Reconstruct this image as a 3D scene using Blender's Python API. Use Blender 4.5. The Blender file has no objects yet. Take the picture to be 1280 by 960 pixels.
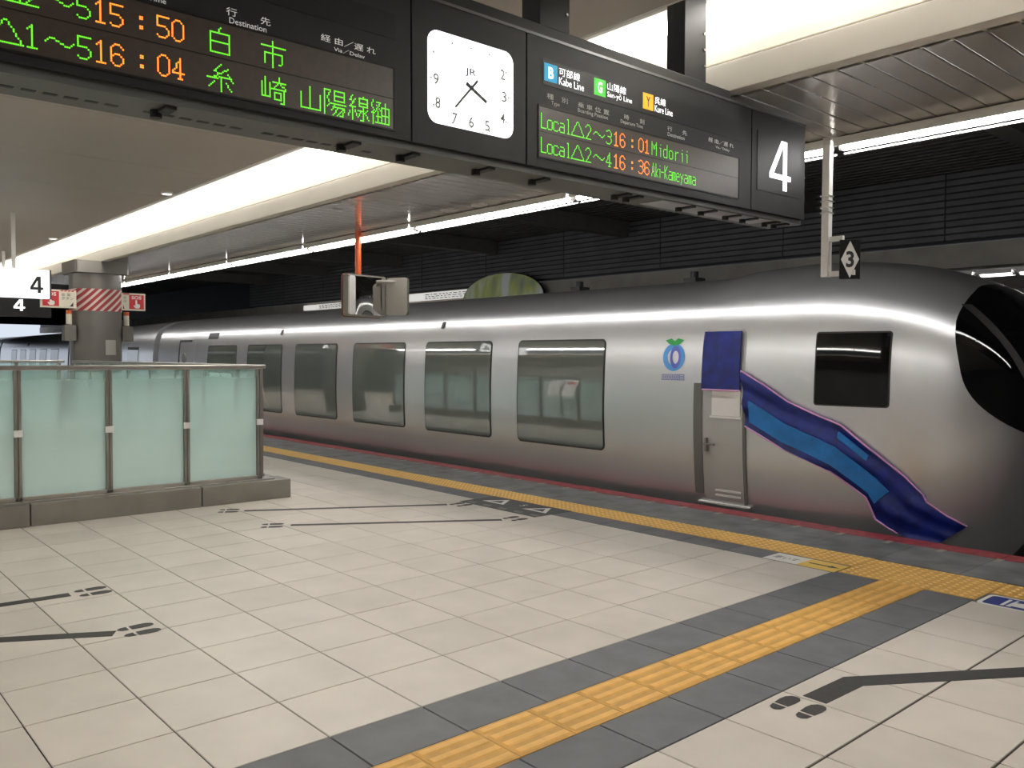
import bpy, bmesh, math, random
import numpy as np
from mathutils import Vector, Matrix
random.seed(7)
SC = bpy.context.scene
COL = SC.collection
# ------------------------------------------------------------------ camera
F_PX = 1059.243
YAW, PITCH, ROLL = 0.846904, -0.031988, 0.005231
CAM = Vector((5.2371, -5.2755, 1.5246))
_f = Vector((-math.sin(YAW)*math.cos(PITCH), math.cos(YAW)*math.cos(PITCH), math.sin(PITCH)))
_r = Vector((math.cos(YAW), math.sin(YAW), 0)); _u = _r.cross(_f)
RT = _r*math.cos(ROLL) + _u*math.sin(ROLL)
UP = -_r*math.sin(ROLL) + _u*math.cos(ROLL)
FW = _f
cd = bpy.data.cameras.new('camera'); cd.sensor_width = 36; cd.lens = F_PX/1280*36; cd.clip_start = .05; cd.clip_end = 500
cam = bpy.data.objects.new('camera', cd); COL.objects.link(cam)
cam.matrix_world = Matrix(((RT.x, UP.x, -FW.x, CAM.x), (RT.y, UP.y, -FW.y, CAM.y), (RT.z, UP.z, -FW.z, CAM.z), (0, 0, 0, 1)))
SC.camera = cam
# ------------------------------------------------------------------ world, exposure
w = bpy.data.worlds.new('world'); SC.world = w; w.use_nodes = True
w.node_tree.nodes['Background'].inputs[0].default_value = (.80, .88, 1, 1)
w.node_tree.nodes['Background'].inputs[1].default_value = .9
SC.view_settings.view_transform = 'Standard'; SC.view_settings.look = 'None'
SC.view_settings.gamma = 1; SC.view_settings.use_curve_mapping = False
SC.view_settings.exposure = 0.0
TUBE_E, COVE_E, FAR_E = 27.0, 21.0, 8.0
SC.cycles.max_bounces = 8; SC.cycles.diffuse_bounces = 4; SC.cycles.glossy_bounces = 4

# ------------------------------------------------------------------ helpers
def ray(px, py): return FW + RT*((px-640)/F_PX) - UP*((py-480)/F_PX)
def hit(px, py, axis, val):
    d = ray(px, py); return CAM + d*((val-CAM[axis])/d[axis])
def project(p):
    d = Vector(p)-CAM; z = d.dot(FW)
    if z < .1: return None
    return (640+F_PX*d.dot(RT)/z, 480-F_PX*d.dot(UP)/z, z)

MATS = {}
def mat(name, col=(.5, .5, .5), rough=.5, metal=0., spec=.5, emit=None, estr=0., noise=0., nscale=8., bump=0., bscale=60., coat=0., rand=0., trans=None, ior=None, aniso=0.):
    if name in MATS: return MATS[name]
    m = bpy.data.materials.new(name); m.use_nodes = True; nt = m.node_tree
    b = nt.nodes['Principled BSDF']; I = b.inputs
    I['Base Color'].default_value = (*col, 1); I['Roughness'].default_value = rough; I['Metallic'].default_value = metal
    I['Specular IOR Level'].default_value = spec; I['Coat Weight'].default_value = coat
    if ior: I['IOR'].default_value = ior
    if coat: I['Coat Roughness'].default_value = .08
    if emit: I['Emission Color'].default_value = (*emit, 1); I['Emission Strength'].default_value = estr
    src = None
    if noise or rand:
        tc = nt.nodes.new('ShaderNodeTexCoord'); ns = nt.nodes.new('ShaderNodeTexNoise'); ns.inputs['Scale'].default_value = nscale; ns.inputs['Detail'].default_value = 6
        oi = nt.nodes.new('ShaderNodeObjectInfo')
        gm = nt.nodes.new('ShaderNodeNewGeometry')
        nt.links.new(gm.outputs['Position'], ns.inputs['Vector'])
        mx = nt.nodes.new('ShaderNodeMixRGB'); mx.blend_type = 'MIX'
        mr = nt.nodes.new('ShaderNodeMapRange'); mr.inputs['From Min'].default_value = .3; mr.inputs['From Max'].default_value = .7
        nt.links.new(ns.outputs['Fac'], mr.inputs['Value'])
        mx.inputs[1].default_value = (*[c*(1-noise) for c in col], 1); mx.inputs[2].default_value = (*[min(1, c*(1+noise)) for c in col], 1)
        nt.links.new(mr.outputs[0], mx.inputs[0])
        src = mx.outputs[0]
        if rand:
            hs = nt.nodes.new('ShaderNodeHueSaturation'); r2 = nt.nodes.new('ShaderNodeMapRange')
            r2.inputs['To Min'].default_value = 1-rand; r2.inputs['To Max'].default_value = 1+rand
            nt.links.new(oi.outputs['Random'], r2.inputs['Value']); nt.links.new(r2.outputs[0], hs.inputs['Value'])
            nt.links.new(src, hs.inputs['Color']); src = hs.outputs[0]
        nt.links.new(src, I['Base Color'])
    if bump:
        n2 = nt.nodes.new('ShaderNodeTexNoise'); n2.inputs['Scale'].default_value = bscale; n2.inputs['Detail'].default_value = 4
        g2 = nt.nodes.new('ShaderNodeNewGeometry'); nt.links.new(g2.outputs['Position'], n2.inputs['Vector'])
        bp = nt.nodes.new('ShaderNodeBump'); bp.inputs['Strength'].default_value = bump; bp.inputs['Distance'].default_value = .01
        nt.links.new(n2.outputs['Fac'], bp.inputs['Height']); nt.links.new(bp.outputs[0], I['Normal'])
    MATS[name] = m
    return m

class MB:
    def __init__(s): s.v = []; s.f = []
    def add(s, vs, fs):
        k = len(s.v); s.v += [tuple(v) for v in vs]; s.f += [[i+k for i in f] for f in fs]; return s
    def box(s, x0, x1, y0, y1, z0, z1):
        x0, x1 = min(x0, x1), max(x0, x1); y0, y1 = min(y0, y1), max(y0, y1); z0, z1 = min(z0, z1), max(z0, z1)
        return s.add([(x0,y0,z0),(x1,y0,z0),(x1,y1,z0),(x0,y1,z0),(x0,y0,z1),(x1,y0,z1),(x1,y1,z1),(x0,y1,z1)],
                     [(0,3,2,1),(4,5,6,7),(0,1,5,4),(1,2,6,5),(2,3,7,6),(3,0,4,7)])
    def cyl(s, p0, p1, r, n=16, r1=None):
        p0, p1 = Vector(p0), Vector(p1); r1 = r if r1 is None else r1
        a = (p1-p0).normalized(); t = Vector((0, 0, 1)) if abs(a.z) < .9 else Vector((1, 0, 0)); u = a.cross(t).normalized(); v = a.cross(u)
        vs = [p0+(u*math.cos(q)+v*math.sin(q))*r for q in [2*math.pi*i/n for i in range(n)]] + [p1+(u*math.cos(q)+v*math.sin(q))*r1 for q in [2*math.pi*i/n for i in range(n)]]
        fs = [(i, (i+1) % n, n+(i+1) % n, n+i) for i in range(n)] + [tuple(range(n-1, -1, -1)), tuple(range(n, 2*n))]
        return s.add(vs, [tuple(reversed(f)) for f in fs])
    def prism(s, pts, off):            # polygon pts (3d, planar) pushed by vector off
        n = len(pts); pts = [Vector(p) for p in pts]; off = Vector(off)
        return s.add(pts+[p+off for p in pts], [tuple(range(n))[::-1], tuple(range(n, 2*n))] + [(i, (i+1) % n, n+(i+1) % n, n+i) for i in range(n)])
    def grid(s, rows, close=False):    # rows of equal length
        k = len(rows[0]); vs = [p for r in rows for p in r]; fs = []
        for i in range(len(rows)-1):
            for j in range(k-1 if not close else k):
                a = i*k+j; b = i*k+(j+1) % k; fs.append((a, b, b+k, a+k))
        return s.add(vs, fs)
    def mesh(s, name, mat_, off=(0, 0, 0), bevel=0, smooth=False, fixn=True):
        me = bpy.data.meshes.new(name)
        o = Vector(off); me.from_pydata([Vector(v)-o for v in s.v], [], s.f); me.update()
        if bevel or fixn:
            bm = bmesh.new(); bm.from_mesh(me)
            if fixn: bmesh.ops.recalc_face_normals(bm, faces=bm.faces)
            if bevel: bmesh.ops.bevel(bm, geom=[e for e in bm.edges if e.calc_face_angle(0) > .5], offset=bevel, segments=2, affect='EDGES', profile=.6)
            bm.to_mesh(me); bm.free()
        if mat_: me.materials.append(mat_)
        if smooth:
            me.polygons.foreach_set('use_smooth', [True]*len(me.polygons))
            try: me.set_sharp_from_angle(angle=math.radians(smooth if smooth is not True else 40))
            except Exception: pass
        return me

def rootof(p):
    while p.parent: p = p.parent
    return p
def link(name, me, parent=None):
    o = bpy.data.objects.new(name, me); COL.objects.link(o)
    if parent: o.parent = parent
    return o
def tag(o, label=None, cat=None, group=None, kind=None):
    if label: o['label'] = label
    if cat: o['category'] = cat
    if group: o['group'] = group
    if kind: o['kind'] = kind
    return o
def thing(name, label, cat, loc, group=None):
    o = bpy.data.objects.new(name, None); o.empty_display_size = .1; COL.objects.link(o); o.location = loc
    return tag(o, label, cat, group)
def part(name, mb, m, parent, bevel=0, smooth=False, label=None, kind=None, fixn=True):
    o = link(name, mb.mesh(name, m, rootof(parent).location, bevel, smooth, fixn), parent)
    return tag(o, label, kind=kind)
def solo(name, mb, m, label=None, cat=None, group=None, kind=None, bevel=0, smooth=False):
    a = np.array(mb.v); off = ((a[:, 0].min()+a[:, 0].max())/2, (a[:, 1].min()+a[:, 1].max())/2, a[:, 2].min())
    o = link(name, mb.mesh(name, m, off, bevel, smooth)); o.location = off
    return tag(o, label, cat, group, kind)
def struct(name, mb, m, bevel=0, smooth=False, label=None, cat=None):
    return solo(name, mb, m, label, cat, None, 'structure', bevel, smooth)

_fc = bpy.data.curves.new('lettering', 'FONT'); _fo = bpy.data.objects.new('lettering', _fc); COL.objects.link(_fo)
def text_mb(body, h=None, wd=None, thick=.0, bold=0.0):
    """flat lettering: MB in local (x,y,0), lower-left at 0,0; fit to h and/or wd"""
    _fc.body = body; _fc.resolution_u = 3; _fc.offset = bold
    dg = bpy.context.evaluated_depsgraph_get(); dg.update()
    me = bpy.data.meshes.new_from_object(_fo.evaluated_get(dg))
    v = np.array([x.co[:] for x in me.vertices]) if len(me.vertices) else np.zeros((1, 3)); fs = [list(p.vertices) for p in me.polygons]
    bpy.data.meshes.remove(me)
    v -= [v[:, 0].min(), v[:, 1].min(), 0]; W, H = v[:, 0].max() or 1, v[:, 1].max() or 1
    sy = h/H if h else wd/W; sx = wd/W if wd else sy
    v *= [sx, sy, 0]
    mb = MB(); mb.v = [tuple(x) for x in v]; mb.f = fs
    return mb
FACE_X = (Vector((0, 1, 0)), Vector((0, 0, 1)), Vector((1, 0, 0)))    # faces +X
FACE_Y = (Vector((1, 0, 0)), Vector((0, 0, 1)), Vector((0, -1, 0)))   # faces -Y
FLOOR_B = lambda a: (Vector((math.cos(a), math.sin(a), 0)), Vector((-math.sin(a), math.cos(a), 0)), Vector((0, 0, 1)))
def place(mb, org, basis, lift=0):
    a, b, c = basis; org = Vector(org); o = MB()
    o.v = [tuple(org+a*v[0]+b*v[1]+c*(v[2]+lift)) for v in mb.v]; o.f = mb.f
    return o
def lettering(name, body, org, basis, m, parent, h=None, wd=None, lift=.001, bold=0., label=None):
    return part(name, place(text_mb(body, h, wd, bold=bold), org, basis, lift), m, parent, label=label, fixn=False)

# ------------------------------------------------------------------ materials
M_GROUT = mat('grout', (.045, .038, .032), .9, noise=.2, nscale=5)
M_TILE = mat('beige_tile', (.61, .56, .50), .40, noise=.06, nscale=3, rand=.05, bump=.05, bscale=200)
M_GREY = mat('grey_tile', (.125, .13, .14), .55, noise=.15, nscale=6, rand=.08, bump=.08, bscale=300)
M_YEL = mat('tactile_yellow', (.78, .455, .11), .55, noise=.1, nscale=12, rand=.03, bump=.05, bscale=250)
M_EDGE = mat('edge_paving', (.14, .145, .15), .6, noise=.35, nscale=4, rand=.08, bump=.1, bscale=200)
M_RED = mat('red_edge_paint', (.27, .03, .04), .55, noise=.4, nscale=14)
M_BLACKTAPE = mat('black_floor_tape', (.032, .03, .028), .6, noise=.15, nscale=30)
M_WHITE = mat('white_paint', (.8, .79, .76), .5, noise=.03, nscale=10)
M_CREAM = mat('cream_fascia', (.66, .62, .54), .45, noise=.03, nscale=2)
M_CEIL = mat('ceiling_panel', (.47, .43, .385), .55, noise=.03, nscale=1.5)
M_PLANK = mat('glossy_ceiling_plank', (.62, .59, .555), .16, metal=.5, noise=.06, nscale=2, rand=.05)
M_DARK = mat('dark_steel', (.012, .0125, .014), .6, noise=.2, nscale=3)
M_SLAT = mat('dark_slat', (.12, .12, .128), .6, noise=.15, nscale=2, rand=.1)
M_DECK = mat('dark_roof_deck', (.10, .098, .096), .7, noise=.2, nscale=2)
M_CONC = mat('concrete', (.36, .34, .30), .85, noise=.15, nscale=2, bump=.1)
M_BALLAST = mat('ballast', (.05, .042, .038), .95, noise=.5, nscale=25, bump=.8, bscale=25)
M_STEEL = mat('brushed_steel', (.42, .40, .37), .33, metal=.9, noise=.08, nscale=6)
M_STEELD = mat('dull_steel', (.30, .285, .26), .38, metal=.75, noise=.1, nscale=4)
M_BOARD = mat('board_housing', (.021, .0215, .023), .5, spec=.25, noise=.08, nscale=5)
M_BLACK = mat('black_gloss', (.010, .010, .011), .42, spec=.3)
M_LEDBG = mat('led_screen_face', (.060, .046, .040), .35, noise=.1, nscale=40)
M_LEDG = mat('green_led', (.02, .1, .01), .5, emit=(.17, 1, .03), estr=1.3)
M_LEDO = mat('orange_led', (.1, .03, .01), .5, emit=(1, .22, .02), estr=2.8)
M_PRINT = mat('white_print', (.75, .75, .72), .5, emit=(1, 1, 1), estr=.25)
M_PRINTDIM = mat('dim_print', (.62, .62, .60), .5)
M_LIT = mat('lit_white', (.9, .9, .9), .4, emit=(1, 1, 1), estr=1.5)
M_INK = mat('dark_ink', (.03, .03, .035), .5)
M_INKGREY = mat('grey_ink', (.30, .30, .31), .5)
M_TUBE = mat('fluorescent_tube', (.9, .9, .9), .4, emit=(1, .985, .96), estr=TUBE_E)
M_COVE = mat('cove_tube', (.9, .9, .9), .4, emit=(1, .965, .91), estr=COVE_E)
M_FAR = mat('far_tube', (.9, .9, .9), .4, emit=(1, .98, .97), estr=FAR_E)
M_TRAIN = mat('silver_body', (.655, .66, .68), .30, metal=.85, noise=.02, nscale=1, coat=.3)
M_TRAINDK = mat('train_underside', (.02, .019, .018), .7)
M_GLASS = mat('tinted_glass', (.125, .145, .13), .03, spec=1., ior=2.1)
M_GASKET = mat('gasket', (.015, .015, .015), .5)
M_CABGLASS = mat('dark_glass', (.003, .003, .0035), .03, ior=1.6)
M_NAVY = mat('navy_sheet', (.008, .020, .19), .42, noise=.35, nscale=9, bump=.25, bscale=14)
M_SKYB = mat('blue_panel', (.012, .17, .50), .4, noise=.2, nscale=7, bump=.1, bscale=14)
M_PINK = mat('pink_edging', (.72, .36, .66), .5)
M_ORANGE = mat('orange_pole', (.72, .13, .035), .35)
M_SIGNRED = mat('sign_red', (.62, .03, .04), .45)
M_SIGNCREAM = mat('sign_cream', (.72, .68, .56), .5)
M_COLUMN = mat('column_cladding', (.155, .145, .13), .36, metal=.35, noise=.08, nscale=3)
M_MIRROR = mat('mirror', (.62, .62, .60), .04, metal=1.)
M_SIGNBLUE = mat('sign_blue', (.015, .035, .22), .5)
M_STICKYEL = mat('sticker_yellow', (.80, .55, .10), .5)
M_TEAL = mat('line_teal', (.0, .30, .55), .5, emit=(.0, .35, .6), estr=.55)
M_GREEN = mat('line_green', (.05, .55, .03), .5, emit=(.06, .75, .04), estr=.55)
M_AMBER = mat('line_amber', (.9, .45, .0), .5, emit=(1., .5, .0), estr=.5)
M_LOGOG = mat('logo_green', (.03, .38, .08), .5)
M_LOGOB = mat('logo_blue', (.10, .36, .78), .4)
M_LOGOV = mat('logo_violet', (.13, .16, .60), .4)

def frosted():
    m = bpy.data.materials.new('frosted_glass'); m.use_nodes = True; nt = m.node_tree; N = nt.nodes; L = nt.links
    b = N['Principled BSDF']; b.inputs['Base Color'].default_value = (.80, .95, .925, 1); b.inputs['Roughness'].default_value = .06
    tr = N.new('ShaderNodeBsdfTransparent'); tr.inputs[0].default_value = (.84, .95, .93, 1)
    tl = N.new('ShaderNodeBsdfTranslucent'); tl.inputs[0].default_value = (.82, .98, .96, 1)
    g = N.new('ShaderNodeNewGeometry'); sx = N.new('ShaderNodeSeparateXYZ'); L.new(g.outputs['Position'], sx.inputs[0])
    mr = N.new('ShaderNodeMapRange'); mr.inputs['From Min'].default_value = .35; mr.inputs['From Max'].default_value = 1.40
    mr.inputs['To Min'].default_value = .04; mr.inputs['To Max'].default_value = .82
    L.new(sx.outputs['Z'], mr.inputs['Value'])
    m1 = N.new('ShaderNodeMixShader'); m1.inputs[0].default_value = .35; L.new(b.outputs[0], m1.inputs[1]); L.new(tl.outputs[0], m1.inputs[2])
    m2 = N.new('ShaderNodeMixShader'); L.new(mr.outputs[0], m2.inputs[0]); L.new(m1.outputs[0], m2.inputs[1]); L.new(tr.outputs[0], m2.inputs[2])
    L.new(m2.outputs[0], N['Material Output'].inputs[0])
    return m
M_FROST = frosted()

# ================================================================== STRUCTURE: floor
T = .45
floor = struct('floor', MB().box(-60, 14, -12, 2.0, -.3, -.006), M_GROUT)
FL = floor.location
def child_mesh(name, me, loc, parent):
    o = link(name, me, parent); o.location = Vector(loc)-rootof(parent).location; return o
def slab_mesh(name, sx, sy, m, h=.02, bev=.0015):
    mb = MB().box(-sx/2, sx/2, -sy/2, sy/2, -h, 0)
    me = mb.mesh(name, m, (0, 0, 0), 0); bm = bmesh.new(); bm.from_mesh(me)
    top = [e for e in bm.edges if all(abs(v.co.z) < 1e-6 for v in e.verts)]
    bmesh.ops.bevel(bm, geom=top, offset=bev, segments=1, affect='EDGES'); bm.to_mesh(me); bm.free(); return me
J = .0075
ME_TILE = slab_mesh('floor_tile', T-J, T-J, M_TILE); ME_TILEA = slab_mesh('floor_tile_edge', T-J, .42-J, M_TILE)
cells = []
def in_stair(x, y): return -11.2 < x < -3.45 and -9 < y < -1.15
for i in range(-70, 5):
    for j in range(-24, 1):
        if in_stair((i+.5)*T, (j+.5)*T): continue
        cells.append(((i+.5)*T, (j+.5)*T if j < 0 else .21, j == 0))
for i in range(0, 22):
    for j in range(-24, 1):
        cells.append((3.185+(i+.5)*.455, (j+.5)*T if j < 0 else .21, j == 0))
def seen(x, y, mgn=60):
    p = project((x, y, 0))
    if not p: return 0
    if not (-mgn < p[0] < 1280+mgn and -mgn < p[1] < 960+mgn): return 0
    if p[0] < 340 and p[1] < 600: return 0
    return 1/p[2]**2
vis = sorted(cells, key=lambda c: -seen(c[0], c[1]))
near = [c for c in vis[:300] if seen(c[0], c[1]) > 0]; rest = vis[len(near):]
for x, y, e in near: child_mesh('floor_tile', ME_TILEA if e else ME_TILE, (x, y, 0), floor)
mb = MB()
for x, y, e in rest:
    sx, sy = (T-J)/2, ((.42 if e else T)-J)/2
    mb.box(x-sx, x+sx, y-sy, y+sy, -.02, 0)
part('tile_field', mb, M_TILE, floor, kind='stuff')
# grey borders along the guide strip (X 2.25-2.575 and 2.88-3.185)
ME_G1 = slab_mesh('grey_tile', .32, T-J, M_GREY); ME_G2 = slab_mesh('grey_tile', .30, T-J, M_GREY)
ME_G3 = slab_mesh('grey_tile_short', .32, .465-J, M_GREY); ME_G4 = slab_mesh('grey_tile_short', .30, .465-J, M_GREY)
for j in range(-20, 1):
    y = (j+.5)*T if j < 0 else .2325
    child_mesh('grey_tile', ME_G1 if j < 0 else ME_G3, (2.412, y, 0), floor); child_mesh('grey_tile', ME_G2 if j < 0 else ME_G4, (3.033, y, 0), floor)
# yellow guide blocks: 300 mm squares with four bars
def guide_block():
    mb = MB().box(-.150, .150, -.1485, .1485, -.02, 0)
    for k in range(4):
        x = -.1125+k*.075
        mb.add([(x-.022, -.140, 0), (x+.022, -.140, 0), (x+.022, .140, 0), (x-.022, .140, 0), (x-.016, -.134, .006), (x+.016, -.134, .006), (x+.016, .134, .006), (x-.016, .134, .006)],
               [(4,5,6,7),(0,1,5,4),(1,2,6,5),(2,3,7,6),(3,0,4,7)])
    me = mb.mesh('guide_block', M_YEL, fixn=False); me.materials.append(mat('tactile_yellow_shaded', (.60, .33, .075), .6, noise=.12, nscale=12))  # base darker than the bars: shade between them put into its colour
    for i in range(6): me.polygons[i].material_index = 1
    return me
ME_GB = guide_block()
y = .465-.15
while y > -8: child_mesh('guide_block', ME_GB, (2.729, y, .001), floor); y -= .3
# grey strip between tiles and warning blocks
ME_G5 = slab_mesh('grey_tile', T-J, .28-J, M_GREY)
for i in range(-45, 5): child_mesh('grey_tile', ME_G5, ((i+.5)*T, .56, 0), floor)
for i in range(0, 6): child_mesh('grey_tile', ME_G5, (3.185+(i+.5)*.455, .56, 0), floor)
# warning blocks with studs
def stud_block(sx, sy, nx, ny, seg=6):
    mb = MB().box(-sx/2, sx/2, -sy/2, sy/2, -.02, 0)
    for a in range(nx):
        for b in range(ny):
            cx = -sx/2+sx*(a+.5)/nx; cy = -sy/2+sy*(b+.5)/ny
            vs = [(cx+.016*math.cos(2*math.pi*q/seg), cy+.016*math.sin(2*math.pi*q/seg), 0) for q in range(seg)] + [(cx+.009*math.cos(2*math.pi*q/seg), cy+.009*math.sin(2*math.pi*q/seg), .005) for q in range(seg)]
            mb.add(vs, [(q, (q+1) % seg, seg+(q+1) % seg, seg+q) for q in range(seg)]+[tuple(range(seg, 2*seg))])
    me = mb.mesh('warning_block', mat('stud_yellow', (.86, .57, .20), .5), fixn=False); me.materials.append(mat('warning_base', (.68, .385, .085), .6, noise=.12, nscale=12, rand=.04))  # darker base colour carries the shade between the studs
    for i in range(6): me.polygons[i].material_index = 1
    return me
ME_WB = stud_block(.297, .352, 5, 6); ME_WW = stud_block(.3035, .565, 5, 9); ME_WR = stud_block(.297, .327, 5, 5)
for i in range(60): child_mesh('warning_block', ME_WB, (2.268-.15-.3*i, .8775, .001), floor)
for i in range(3): child_mesh('warning_block', ME_WW, (2.272+.1535+.3065*i, .752, .001), floor)
for i in range(6): child_mesh('warning_block', ME_WR, (3.195+.15+.3*i, .865, .001), floor)
# paving between warning blocks and the red edge
ME_EP = slab_mesh('edge_slab', .6-.004, .71, M_EDGE)
for i in range(-40, 12): child_mesh('edge_slab', ME_EP, (2.27+(i+.5)*.6, 1.415, 0), floor)
ME_RB = slab_mesh('red_edge_slab', .9-.003, .22, M_RED)
for i in range(-27, 8): child_mesh('red_edge_slab', ME_RB, (2.0+(i+.5)*.9, 1.885, .001), floor)
mb = MB()
for k in range(26):
    x = 3.3-.42*k
    mb.add([(x, 1.66, .002), (x+.05, 1.66, .002), (x+.05, 1.775, .002), (x, 1.775, .002)], [(0, 1, 2, 3)])
part('pale_edge_marks', mb, mat('faded_mark', (.30, .29, .24), .7, noise=.3, nscale=30), floor, kind='stuff')
# platform face, track bed, rails
struct('wall_platform_face', MB().box(-60, 14, 1.86, 1.97, -1.25, -.02), M_CONC)
struct('track_bed', MB().box(-60, 20, 1.9, 9.4, -1.5, -1.28), M_BALLAST)
for n, yy in ((1, 3.02), (2, 4.09), (3, 6.6), (4, 7.67)):
    struct('trim_%d' % n, MB().box(-60, 20, yy-.035, yy+.035, -1.28, -1.11), M_STEELD, label=None)

# ================================================================== STRUCTURE: ceilings
ZL, ZC = 3.25, 3.63
YF = -.535
ceil_ = struct('ceiling', MB().box(-60, 14, -9.0, -1.2, ZC, ZC+.12), M_CEIL)
ME_CP = MB().box(-.897, .897, -1.495, 1.495, 0, .012).mesh('ceiling_panel', M_CEIL)
for i in range(-16, 7):
    for j in range(2):
        child_mesh('ceiling_panel', ME_CP, (i*1.8, -2.72-3.0*j, ZC-.013), ceil_)
# fascia beam beside the cove: lower band, groove, upper band
fas = struct('trim_5', MB().box(-60, 14, YF, YF+.12, ZL+.215, 3.9), M_CREAM)
part('lower_band', MB().box(-60, 1.2, YF-.03, YF+.12, ZL, ZL+.19), M_CREAM, fas, bevel=.004)
part('lower_band', MB().box(1.206, 14, YF-.03, YF+.12, ZL, ZL+.19), M_CREAM, fas, bevel=.004)
part('groove', MB().box(-60, 14, YF+.02, YF+.12, ZL+.19, ZL+.215), M_STEELD, fas)
# glossy plank ceiling over the platform edge
pl = struct('ceiling_plank_deck', MB().box(-60, 14, YF+.12, 1.2, ZL+.03, ZL+.08), M_DARK)
PW = .162
ME_PK = MB().box(-PW/2+.004, PW/2-.004, -.82, .82, 0, .028).mesh('ceiling_plank', M_PLANK, bevel=.004)
for i in range(-120, 26):
    child_mesh('ceiling_plank', ME_PK, (2.098+.165*i, .355, ZL), pl)
struct('trim_6', MB().box(-60, 14, 1.185, 1.25, ZL-.03, 4.6), M_DARK)
# dark roof over the tracks
dk = struct('ceiling_track', MB().box(-60, 14, 1.25, 9.6, 4.55, 4.7), M_DECK)
mb = MB()
for k in range(41): mb.box(-60, 14, 1.3+k*.2, 1.4+k*.2, 4.49, 4.551)
part('deck_ribs', mb, M_DECK, dk, kind='stuff')
for k, x in enumerate((10.3, 5.9, 1.55, -2.8, -7.2, -11.6, -16.0, -20.4, -24.8)):
    struct('trim_%d' % (7+k), MB().box(x-.13, x+.13, 1.25, 9.0, 4.18, 4.5), mat('roof_beam', (.17, .165, .155), .6, noise=.1))
# back wall: dark slats over a concrete band
wb = struct('wall_back', MB().box(-26.4, 14, 9.06, 9.3, 3.40, 4.55), M_DARK)
for k in range(10):
    for q in range(14):
        x0 = -26.4+q*2.886
        part('slat', MB().box(x0+.01, x0+2.876, 9.0, 9.045, 3.43+.108*k, 3.43+.108*k+.078), M_SLAT, wb)
struct('wall_left_back', MB().box(-60, -26.42, 9.06, 9.3, 3.36, 4.55), M_DARK)
struct('wall_left', MB().box(-52, -51.8, -12, 14, 3.3, 4.7), M_DARK)
struct('wall_far_band', MB().box(-60, 14, 9.02, 9.4, 2.98, 3.36), M_CONC)
struct('wall_far', MB().box(-60, 14, 14.2, 14.4, -.2, 4.6), mat('far_wall', (.26, .25, .25), .8, noise=.2, nscale=1))
struct('floor_far', MB().box(-60, 14, 9.2, 14.2, -1.3, 0), M_CONC)
struct('ceiling_far', MB().box(-60, 14, 9.4, 14.2, 3.0, 3.1), mat('far_ceiling', (.5, .49, .48), .6))
# other side of the platform, behind the camera
struct('wall_front', MB().box(-60, 14, -12.2, -12.0, -1.2, 4.6), mat('plain_wall', (.30, .29, .27), .8, noise=.1, nscale=1))
struct('wall_right_added', MB().box(14, 14.2, -12.2, 14.4, -1.5, 4.7), mat('end_wall', (.12, .115, .11), .85, noise=.1, nscale=1))  # unseen wall, added to keep light from the open end off the nose
struct('ceiling_front', MB().box(-60, 14, -12.0, -9.0, ZL, ZL+.1), M_CEIL)

# ================================================================== LIGHTS
def ordinal(n): return ['first', 'second', 'third', 'fourth', 'fifth', 'sixth', 'seventh', 'eighth', 'ninth', 'tenth', 'eleventh', 'twelfth', 'thirteenth', 'fourteenth', 'fifteenth', 'sixteenth', 'seventeenth', 'eighteenth', 'nineteenth', 'twentieth'][n-1]
def tube_fixture(x0, x1, y, z, m, label, group, r=.021, name='tube_light', body=True):
    t = thing(name, label, 'light', ((x0+x1)/2, y, z), group)
    if body:
        part('housing', MB().box(x0, x1, y-.11, y+.07, z+.034, z+.055).box(x0, x1, y-.115, y-.11, z-.012, z+.055), M_WHITE, t)
        part('side_lip', MB().box(x0, x1, y+.062, y+.07, z-.045, z-.03), M_WHITE, t)
    part('tube', MB().cyl((x0+.03, y, z), (x1-.03, y, z), r, 12), m, t, smooth=True)
    for a, b in ((x0, x0+.03), (x1-.03, x1)): part('end_cap', MB().cyl((a+.002, y, z), (b-.002, y, z), r*.9, 12), M_WHITE, t, smooth=True)
    return t
TY, TZ = 1.11, 3.185
xs = [1.86-2.87*k for k in range(0, 10)]
for k in range(9):
    lab = '%s fluorescent tube over platform edge, counted leftward from the hanging 3 sign' % ordinal(k+1)
    tube_fixture(xs[k+1]+.02, xs[k]-.02, TY, TZ, M_TUBE, lab, 'tube lights over the platform edge', r=.031)
tube_fixture(1.90, 4.7, TY, TZ, M_TUBE, 'fluorescent tube over platform edge just right of the hanging 3 sign', 'tube lights over the platform edge', r=.031)
tube_fixture(4.74, 7.6, TY, TZ, M_TUBE, 'fluorescent tube over platform edge beyond the picture right', 'tube lights over the platform edge', r=.031)
tube_fixture(7.64, 10.5, TY, TZ, M_TUBE, 'farthest right fluorescent tube over platform edge', 'tube lights over the platform edge', r=.031)
# cove: tubes in a white trough along the cream fascia
struct('ceiling_cove', MB().box(-60, 14, -1.2, YF, 3.82, 3.88).box(-60, 14, -1.22, -1.2, ZC-.013, 3.82), M_WHITE)
for k in range(14):
    x1 = 9.6-2.4*k
    lab = '%s bright strip light along the cream fascia, counted leftward from the picture right' % ordinal(k+1)
    t = thing('cove_light', lab, 'light', (x1-1.2, -.73, 3.80), 'cove strip lights beside the fascia')
    part('tray', MB().box(x1-2.39, x1-.01, -.80, -.55, 3.80, 3.82), M_WHITE, t)
    for yy in (-.575, -.635):
        part('tube', MB().cyl((x1-2.36, yy, 3.77), (x1-.04, yy, 3.77), .025, 12), M_COVE, t, smooth=True)
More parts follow.
